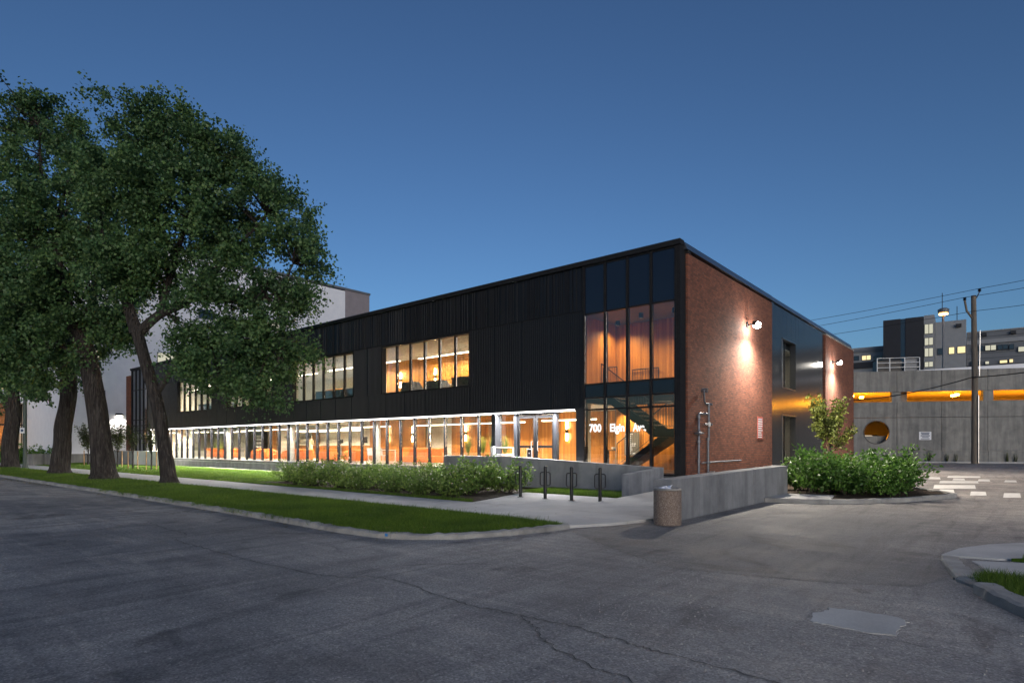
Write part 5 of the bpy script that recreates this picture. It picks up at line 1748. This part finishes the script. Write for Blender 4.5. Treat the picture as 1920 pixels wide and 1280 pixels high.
for s_, n in ((-1, "l"), (1, "r")):
    J.update({"shoulder" + n: (s_ * .19, -.01, 1.02, .065), "elbow" + n: (s_ * .24, -.12, .78, .046), "wrist" + n: (s_ * .18, -.36, .76, .032), "hand" + n: (s_ * .15, -.45, .77, .035),
              "hip" + n: (s_ * .11, -.06, .48, .1), "knee" + n: (s_ * .13, -.44, .48, .066), "ankle" + n: (s_ * .13, -.42, .09, .042), "toe" + n: (s_ * .14, -.58, .035, .035)})
    E_ += [("chest", "shoulder" + n), ("shoulder" + n, "elbow" + n), ("elbow" + n, "wrist" + n), ("wrist" + n, "hand" + n), ("pelvis", "hip" + n), ("hip" + n, "knee" + n), ("knee" + n, "ankle" + n), ("ankle" + n, "toe" + n)]
person("dark-haired person in a dark top seated at a desk in the first upper window", (-16.9, 2.1, UP), PI * 0.93, J, E_, 'shirt_dark', 'trouser', 'hair_dark', 0.56, 1.09, (0, -0.06, 1.27))
chair('grey_fabric', "grey office chair under the seated person upstairs", (-16.9, 2.1, UP), PI * 0.93)
# ------------------------------------------------------------------ parking structure across the far road
PK = thing("parking_structure", "grey concrete parking structure with a long orange-lit slot and a round opening", "parking garage", (-4.12, 51.71, 0), math.atan2(.4547, .8906))
T0, T1 = -24.0, 40.0
js = [4.12 + 4.1 * k for k in range(-7, 10)]
for a, b in zip(js, js[1:]):
    hole = abs(a - 0.02) < 0.2
    a_, b_ = a + 0.02, b - 0.02
    bx("wall_panel", 'parkade', PK, a_, b_, -0.06, 0.3, 0.0, 1.18)
    bx("wall_panel", 'parkade', PK, a_, b_, 0.0, 0.3, 4.64, 6.26)
    bx("parapet_panel", 'parkade', PK, a_, b_, 0.0, 0.3, 7.30, 9.46)
    if not hole:
        bx("wall_panel", 'parkade', PK, a_, b_, 0.0, 0.3, 1.20, 4.60)
    else:
        cx, cz, r, n = 2.2, 3.10, 1.24, 48
        ring, sq = [], []
        for k in range(n):
            th = 2 * PI * k / n
            dx, dz = math.cos(th), math.sin(th)
            ring.append((cx + r * dx, cz + r * dz))
            s_ = min(((b_ - cx) / dx if dx > 1e-6 else ((a_ - cx) / dx if dx < -1e-6 else 1e9)), ((4.60 - cz) / dz if dz > 1e-6 else ((1.20 - cz) / dz if dz < -1e-6 else 1e9)))
            sq.append((cx + dx * s_, cz + dz * s_))
        for c_ in ((a_, 1.2), (a_, 4.6), (b_, 1.2), (b_, 4.6)):
            k = min(range(n), key=lambda q: (sq[q][0] - c_[0]) ** 2 + (sq[q][1] - c_[1]) ** 2)
            sq[k] = c_
        vs = [(p[0], y, p[1]) for y in (0.0, 0.3) for lst in (ring, sq) for p in lst]
        fs = []
        for k in range(n):
            k2 = (k + 1) % n
            fs += [(k, k2, n + k2, n + k), (2 * n + k, 3 * n + k, 3 * n + k2, 2 * n + k2), (k, 2 * n + k, 2 * n + k2, k2), (n + k, n + k2, 3 * n + k2, 3 * n + k)]
        MB().add(vs, fs).build("wall_panel", 'parkade', PK)
        vs, fs = [], []
        for k in range(n):
            th = 2 * PI * k / n
            for rr, y in ((r + 0.01, -0.04), (r - 0.06, -0.04), (r - 0.06, 0.32)):
                vs.append((cx + rr * math.cos(th), y, cz + rr * math.sin(th)))
        for k in range(n):
            k2 = (k + 1) % n
            fs += [(3 * k, 3 * k + 1, 3 * k2 + 1, 3 * k2), (3 * k + 1, 3 * k + 2, 3 * k2 + 2, 3 * k2 + 1)]
        MB().add(vs, fs).build("opening_ring", 'hosp_dark', PK)
pk_in = simple("parkade_soffit", (0.45, 0.43, 0.38), (0.36, 0.34, 0.3), 1, 0.8)
M['pk_in'] = pk_in
bx("deck", 'pk_in', PK, T0, T1, 0.31, 16, 7.62, 8.0)
bx("deck", 'pk_in', PK, T0, T1, 0.31, 16, 5.0, 5.35)
bx("back_wall", 'pk_in', PK, T0, T1, 15.7, 16.1, 0, 8.0)
bx("half_wall", 'parkade', PK, 0.2, 4.0, 0.8, 1.0, 0, 2.72)
for a, b, y in ((3.68, 4.52, 0.12), (4.87, 5.6, 1.5), (11.98, 12.86, 0.12), (20.2, 21.0, 0.12), (-4.5, -3.7, 0.12)):
    bx("column", 'parkade', PK, a, b, y, y + 0.5, 5.36, 7.61)
for i, (a, y, z) in enumerate(((0.9, 3.5, 7.2), (2.5, 5.5, 7.2), (10.7, 2.6, 7.1), (11.5, 5.2, 7.2), (19.0, 3.0, 7.1), (26.0, 3.0, 7.1), (-6.0, 3.0, 7.2))):
    bx("lamp", 'sodium', PK, a - 0.16, a + 0.16, y - 0.16, y + 0.16, z - 0.1, z + 0.1)
    bx("lamp_box", 'frame', PK, a - 0.2, a + 0.2, y - 0.2, y + 0.2, z + 0.105, z + 0.2)
for a in (-12, -4, 4, 12, 20, 28, 36):
    l = bpy.data.lights.new("sodium_glow", 'AREA')
    l.shape = 'RECTANGLE'
    l.size, l.size_y = 6.0, 3.0
    l.energy = 850
    l.color = (1.0, 0.29, 0.007)
    link("sodium_glow", l, PK).location = (a, 7.0, 7.58)
l = bpy.data.lights.new("sodium_glow", 'AREA')
l.size = 2.5
l.energy = 500
l.color = (1.0, 0.33, 0.012)
link("sodium_glow", l, PK).location = (2.0, 6.0, 4.95)
bx("lamp", 'sodium', PK, 1.9, 2.1, 7.4, 7.6, 4.85, 4.95)
bpy.context.view_layer.update()
W = PK.matrix_world.copy()
wpos = lambda u, v, z: tuple(W @ Vector((u, v, z)))

t = thing("parked_car", "dark car roof seen through the round opening of the parking structure", "car", wpos(2.3, 3.2, 1.45), math.atan2(.4547, .8906))
MB().extrude_y([(-2.1, 0.35), (2.1, 0.35), (2.12, 0.8), (1.3, 0.95), (0.75, 1.42), (-0.8, 1.45), (-1.6, 0.98), (-2.1, 0.85)], -0.85, 0.85).build("body", 'spandrel', t, bevel=0.06)
MB().extrude_y([(0.70, 1.36), (1.2, 0.97), (-1.45, 0.99), (-0.78, 1.38)], -0.86, -0.852).build("side_window", 'dark_glass', t)
for a in (-1.3, 1.3):
    for b in (-0.8, 0.8):
        w_ = MB().tube([(a, b - 0.1, 0.32), (a, b + 0.1, 0.32)], 0.32, 16).build("wheel", 'black_paint', t)
bx("deck", 'parkade', PK, -3.9, 8.0, 1.05, 15, 1.3, 1.45)

t = thing("notice_sign", "white rectangular notice with dark text lines on the parking structure wall", "sign", wpos(6.14, -0.03, 2.30), math.atan2(.4547, .8906))
MB().box(0, 1.12, -0.02, 0.0, 0, 0.84).build("board", 'sign_white', t)
for k, (w, h) in enumerate(((0.8, .07), (0.62, .07), (0.84, .09), (0.7, .09), (0.78, .09))):
    MB().box(0.56 - w / 2, 0.56 + w / 2, -0.026, -0.021, 0.08 + k * 0.15, 0.08 + k * 0.15 + h).build("text_line", 'sign_ink', t)
ks = tag(MB().box(0, 1, 0, 1, 0, 1).build("pavement", 'pave'), kind="structure")
ks.location = wpos(-24, -2.6, -0.02)
ks.scale = (64, 2.2, 0.12)
ks.rotation_euler = (0, 0, math.atan2(.4547, .8906))
rs = np.random.RandomState(9)
for i, u in enumerate((4.6, 5.3, 7.0, 8.6, 9.4, 11.0, 13.9, 14.6)):
    o = tuft("dark weed at the foot of the parking structure wall, %s from the left" % ORD[i], wpos(u, -0.25, 0.09), 40, 0.9 + 0.9 * rs.uniform(), 200 + i, 'leaf_olive')
    o.name = "weed"
    o["group"] = "weeds along the far wall"

# cage and rails on the parking deck
t = thing("roof_cage", "white pipe cage enclosure on top of the parking structure", "enclosure", wpos(2.6, 1.0, 9.46), math.atan2(.4547, .8906))
for a in (0, 1.2, 2.6, 4.0):
    MB().tube([(a, 0, 0), (a, 0, 1.5)], 0.05, 6).build("post", 'white_metal', t)
for z in (0.5, 1.0, 1.5):
    MB().tube([(0, 0, z), (4.0, 0, z)], 0.035, 6).build("rail", 'white_metal', t)
MB().box(2.7, 3.9, 0.3, 1.6, 0, 1.4).build("unit", 'hosp_grey', t)
MB().box(0.1, 2.5, 0.5, 1.6, 0, 1.3).build("unit", 'hosp_dark', t)
t = thing("ramp_parapet", "pale sloping ramp parapet above the parking structure's right side", "parapet", wpos(6.5, 2.0, 8.01), math.atan2(.4547, .8906))
MB().add([(0, 0, 1.3), (26, 0, 1.3), (26, 0, 2.8), (0, 0, 1.7), (0, .3, 1.3), (26, .3, 1.3), (26, .3, 2.8), (0, .3, 1.7)], [(0, 1, 2, 3), (7, 6, 5, 4), (3, 2, 6, 7), (0, 3, 7, 4), (1, 5, 6, 2), (0, 4, 5, 1)]).build("parapet_wall", 'pale_wall', t)
MB().box(0, 26, 0.05, 0.25, 0.0, 1.29).build("base", 'parkade', t)

# street lamp on the deck
t = thing("deck_lamp", "tall orange-glowing lamp post standing on the parking deck", "lamp post", wpos(10.9, 6.0, 8.0))
MB().tube([(0, 0, 0), (0, 0, 8.4)], [0.13, 0.09], 10).build("pole", 'hosp_grey', t, smooth=True)
MB().lathe([(0.12, 8.4), (0.5, 8.5), (0.55, 8.85), (0.3, 9.0)], (0, 0), 16).build("lamp_head", 'hosp_grey', t)
MB().lathe([(0.2, 8.22), (0.42, 8.3), (0.42, 8.39)], (0, 0), 16).build("lamp_lens", 'street_lens', t)

# utility pole and wires
t = thing("utility_pole", "tall weathered wooden utility pole before the parking structure", "utility pole", (6.06, 51.14, 0))
MB().tube([(0, 0, 0), (0.0, 0, 8), (-0.1, 0, 15.8)], [0.29, 0.25, 0.2], 14).build("pole", 'pole_wood', t, smooth=True)
MB().tube([(-0.15, -.1, 13.6), (-0.6, -.2, 14.4), (-0.75, -.2, 15.4)], 0.09, 8).build("bracket", 'pole_wood', t)
MB().lathe([(0.08, 0), (0.16, 0.08), (0.08, 0.14), (0.16, 0.22), (0.06, 0.3)], (0, 0), 12).build("insulator", 'spandrel', t).location = (-0.75, -.2, 15.4)
MB().lathe([(0.08, 0), (0.16, 0.08), (0.08, 0.14), (0.16, 0.22), (0.06, 0.3)], (0, 0), 12).build("insulator", 'spandrel', t).location = (0.35, -.2, 16.05)
MB().tube([(0.1, 0, 15.5), (0.35, -.2, 16.05)], 0.05, 6).build("bracket", 'steel', t)
MB().tube([(0.28, -0.25, 0.1), (0.28, -0.25, 6.4)], 0.05, 8).build("conduit", 'steel', t)
MB().tube([(0.1, -0.3, 8.2), (0.35, -0.35, 8.2), (0.4, -0.35, 12.4)], 0.035, 6).build("conduit", 'steel', t)


def wire(label, pts, r=0.022, sag=0.5):
    out = []
    for a, b in zip(pts, pts[1:]):
        a, b = Vector(a), Vector(b)
        for k in range(12):
            u = k / 12
            p = a.lerp(b, u)
            p.z -= sag * 4 * u * (1 - u)
            out.append(p)
    out.append(Vector(pts[-1]))
    m = MB().tube(out, r, 5).build("overhead_wire", 'cable')
    tag(m, label, "wire", "overhead wires from the utility pole")


PX, PY = 6.06, 51.14
wire("topmost overhead wire running over the utility pole", [(-32, 62, 17.2), (PX + .35, PY - .2, 16.35), (26, 38, 16.6)])
wire("middle overhead wire running over the utility pole", [(-32, 61.5, 16.0), (PX - .75, PY - .2, 15.7), (26, 37.5, 15.4)])
wire("lowest of the three high overhead wires", [(-32, 61, 15.1), (PX, PY - .25, 14.3), (26, 37, 13.6)])
wire("thick low cable sagging before the orange slot", [(-16, 50, 6.1), (-1, 50.6, 6.6), (PX - .2, PY - .3, 8.1), (12, 47.5, 8.3), (26, 40, 8.2)], 0.05, 0.15)

# ------------------------------------------------------------------ hospital blocks beyond
HR = R(3.0)
HO = (-15.48, 114.08, 0)
H = thing("hospital_building", "distant grey hospital wing with lit windows above the parking structure", "building", HO, HR)
bx("wall", 'hosp_grey', H, 17.85, 60, 0, 20, 0, 21.9)
bx("wall", 'hosp_pale', H, 13.25, 17.8, -1.0, 12, 0, 24.3)
bx("roof_band", 'hosp_pale', H, 17.85, 60, -0.25, -0.02, 19.8, 20.5)
bx("roof_edge", 'hosp_pale', H, 17.85, 60, -0.15, 20, 21.91, 22.1)
bx("wall", 'hosp_pale', H, -8, 5.2, 0, 10, 0, 21.0)
bx("roof_band", 'hosp_grey', H, -8.1, 5.2, -0.2, -0.02, 20.06, 20.58)
bx("roof_band", 'hosp_dark', H, -8.0, 5.2, -0.3, -0.04, 16.9, 18.1)
for z in (16.0, 17.2, 18.1, 21.0):
    bx("cladding_joint", 'hosp_dark', H, 17.85, 60, -0.03, -0.001, z, z + 0.06)


def hwin(a, b, z0, z1, mat, parent=None, off=-0.12):
    f = bpy.data.objects.new("window", None)
    COL.objects.link(f)
    f.parent = parent or H
    bx("frame", 'hosp_dark', f, a, b, off + 0.002, off + 0.1, z0, z1)
    n = 2 if b - a > 1.2 else 1
    for j in range(n):
        bx("pane", mat, f, a + (b - a) * j / n + .05, a + (b - a) * (j + 1) / n - .05, off - 0.02, off, z0 + .06, z1 - .06)


for q, m_ in (((1.47, 3.01, 18.46, 19.4), 'lit_window'), ((0.09, 1.01, 18.5, 19.45), 'dark_glass'), ((3.45, 4.96, 18.19, 19.12), 'dark_glass')):
    hwin(*q, m_)
for q, m_ in (((15.25, 16.11, 18.27, 19.53), 'lit_window'), ((13.6, 14.6, 18.27, 19.5), 'dark_glass'), ((16.5, 17.7, 18.29, 19.54), 'lit_window')):
    hwin(*q, m_, None, -1.12)
for q, m_ in (((18.65, 20.22, 18.5, 19.45), 'dark_glass'), ((20.44, 21.98, 18.5, 19.45), 'lit_cool'), ((22.13, 23.57, 18.5, 19.38), 'dark_glass'), ((23.71, 24.4, 18.43, 19.35), 'dark_glass'),
              ((20.44, 21.03, 16.1, 16.67), 'lit_cool'), ((22.42, 23.5, 16.1, 16.66), 'lit_window'), ((23.71, 24.28, 16.11, 16.76), 'lit_window'), ((24.9, 25.8, 17.86, 18.78), 'lit_cool'), ((18.4, 19.92, 16.04, 16.8), 'dark_glass'), ((26.2, 27.3, 18.6, 19.6), 'lit_cool')):
    hwin(*q, m_, None, -0.3)
for a, b, z0, z1, y in ((16.35, 17.12, 23.0, 23.58, -1.5), (19.92, 20.66, 21.1, 21.7, -0.5), (23.93, 24.64, 21.1, 21.63, -0.5)):
    bx("roof_unit", 'hosp_dark', H, a, b, y, y + 0.48, z0, z1)
for x, z0, z1 in ((14.27, 24.3, 29.95), (16.46, 24.2, 27.19), (17.6, 22.0, 24.69)):
    MB().tube([(x, 1, z0), (x, 1, z1)], 0.06, 6).build("antenna", 'hosp_dark', H)
H2 = thing("dark_tower_block", "dark square tower block with a blue stripe and lit stair windows", "building", HO, HR)
bx("wall", 'hosp_dark', H2, 5.31, 8.06, -3, 8, 0, 25.3)
bx("stripe", 'hosp_blue', H2, 8.07, 8.82, -2.9, 8, 0, 25.25)
bx("wall", 'hosp_dark', H2, 8.83, 11.57, -3, 8, 0, 25.3)
bx("stair_tower", 'hosp_pale', H2, 11.62, 13.2, -2.8, 8, 0, 25.45)
for z0, z1 in ((22.03, 23.82), (19.96, 21.34), (17.88, 19.46), (16.0, 16.99)):
    hwin(11.73, 13.03, z0, z1, 'lit_cool', H2, -2.93)

# ------------------------------------------------------------------ pale building behind, far left buildings
PB = thing("pale_building", "tall pale windowed concrete building rising behind the street trees", "building", (-61, -3.3, 0))
bx("wall", 'pale_wall', PB, -30, 0, 0, 31.1, 0, 22.8)
bx("wall", 'dull_wall', PB, -20, 0.012, 31.1, 35.1, 0, 22.95)
bx("coping", 'hosp_grey', PB, -30, 0.12, -0.1, 35.2, 22.96, 23.25)
bx("plinth", 'parkade', PB, -30.1, 0.1, -0.12, 31, 0, 0.9)
for y0, y1, z0, z1, m_ in ((2.1, 2.9, 10.3, 11.3, 'lit_cool'), (2.7, 2.95, 5.6, 7.2, 'dark_glass'), (1.6, 1.8, 5.0, 7.0, 'dark_glass'), (19.0, 21.5, 16.0, 16.9, 'lit_cool'), (7.8, 10.0, 10.6, 11.6, 'lit_cool'), (12, 13.5, 16.0, 17.0, 'dark_glass'), (4.5, 6.0, 16, 17, 'dark_glass')):
    f = bpy.data.objects.new("window", None)
    COL.objects.link(f)
    f.parent = PB
    bx("frame", 'hosp_grey', f, 0.013, 0.06, y0 - .06, y1 + .06, z0 - .06, z1 + .06)
    bx("pane", m_, f, 0.062, 0.08, y0, y1, z0, z1)
t = thing("wall_light", "glowing flood light on the pale building beside the second trunk", "wall light", (-60.99, 0.9, 4.75))
MB().extrude_y([(0, 0), (0, 0.25), (0.35, 0.12), (0.4, 0.0)], -0.3, 0.3).build("housing", 'frame', t)
MB().box(0.05, 0.34, -0.25, 0.25, -0.06, -0.005).build("lens", 'uplight', t)
l = bpy.data.lights.new("wall_light_lamp", 'SPOT')
l.energy = 280
l.color = (1.0, 0.9, 0.75)
l.spot_size = R(150)
l.spot_blend = 0.7
lo = link("wall_light_lamp", l, t)
lo.location = (0.3, 0, -0.12)

LB = thing("glazed_building", "distant glazed building with warm lights and a white canopy at the left edge", "building", (-80, -16, 0))
bx("wall", 'pale_wall', LB, -20, -0.2, 0, 19, 7.3, 16)
bx("canopy", 'pale_wall', LB, 0, 2.4, 0, 18.4, 6.6, 7.2)
bx("back_wall", 'wood_y', LB, -4.2, -4, 0, 19, 0, 7)
bx("floor", 'floor_in', LB, -4, -0.2, 0, 19, 0.02, 0.1)
for k in range(18):
    bx("mullion", 'frame', LB, -0.08, 0.08, k * 1.05 - 0.04, k * 1.05 + 0.04, 0.1, 6.58)
    if k < 17:
        bx("pane", 'glass', LB, -0.01, 0.01, k * 1.05 + 0.045, k * 1.05 + 1.0, 0.1, 6.58)
bx("transom", 'frame', LB, -0.07, 0.07, 0, 18, 4.05, 4.2)
for k in range(9):
    MB().tube([(-3.6, 1.2 + k * 1.9, 3.1), (-3.6, 1.2 + k * 1.9, 3.35)], 0.13, 8).build("lamp", 'warm_dot', LB)
for k in range(4):
    f = bpy.data.objects.new("window", None)
    COL.objects.link(f)
    f.parent = LB
    bx("pane", 'lit_window', f, -0.19, -0.17, 8.0 + k * 2.5, 10.0 + k * 2.5, 8.2, 10.4)
    bx("frame", 'frame', f, -0.2, -0.192, 7.9 + k * 2.5, 10.1 + k * 2.5, 8.1, 10.5)
# hedge, planters, sign pole and rack at the far left
SH3 = shrub_mesh(1.4, 1.6, 1500, 0.2, 91, 'leaf_bright')
for i in range(5):
    o = shrub(SH3, "rounded green shrub before the distant glazed building, %s from the left" % ORD[i], (-66.5 + i * 0.5, -9.6 + i * 1.6, 0.05), i * 1.3, 1.0, "shrubs before the distant glazed building")
for i, (x, y, lb) in enumerate(((-53.9, -7.3, "square concrete planter box beside the sign pole at far left"), (-53.5, -6.2, "square concrete planter box half behind the third trunk"))):
    t = thing("planter_box", lb, "planter", (x, y, 0.05), R(20))
    MB().add([(-.4, -.4, 0), (.4, -.4, 0), (.4, .4, 0), (-.4, .4, 0), (-.48, -.48, .95), (.48, -.48, .95), (.48, .48, .95), (-.48, .48, .95), (-.4, -.4, .95), (.4, -.4, .95), (.4, .4, .95), (-.4, .4, .95), (-.4, -.4, .8), (.4, -.4, .8), (.4, .4, .8), (-.4, .4, .8)],
             [(0, 3, 2, 1), (0, 1, 5, 4), (1, 2, 6, 5), (2, 3, 7, 6), (3, 0, 4, 7), (4, 5, 9, 8), (5, 6, 10, 9), (6, 7, 11, 10), (7, 4, 8, 11), (8, 9, 13, 12), (9, 10, 14, 13), (10, 11, 15, 14), (11, 8, 12, 15), (12, 13, 14, 15)]).build("box", 'parkade', t)
    MB().box(-.38, .38, -.38, .38, .801, .85).build("soil", 'mulch', t)
t = thing("sign_pole", "tall dark green pole with a small square parking sign at far left", "sign pole", (-46.8, -9.3, 0.0))
MB().tube([(0, 0, 0), (0, 0, 0.4), (0, 0, 9)], [0.2, 0.13, 0.1], 12).build("pole", simple("green_paint", (0.05, 0.07, 0.06)), t, smooth=True)
sg = MB().box(-0.17, 0.17, -0.01, 0.01, -0.2, 0.2).build("sign", 'sign_white', t)
sg.location = (-0.02, -0.16, 2.8)
sg.rotation_euler = (0, 0, R(40))
o = MB().tube([(0, -0.012, 0), (0, -0.018, 0)], 0.10, 16).build("symbol", 'sign_ink', sg)
t = thing("bicycle_rack", "black bicycle rack hoops on the pavement behind the third trunk", "bicycle rack", (-52.0, -4.2, 0.05), R(50))
for k in range(3):
    MB().tube([Vector(p) for p in catmull([(k * .35, -.25, 0), (k * .35, -.25, 0.75), (k * .35, 0, 0.95), (k * .35, .25, .75), (k * .35, .25, 0)], 4)], 0.035, 8).build("hoop", 'black_paint', t, smooth=True)
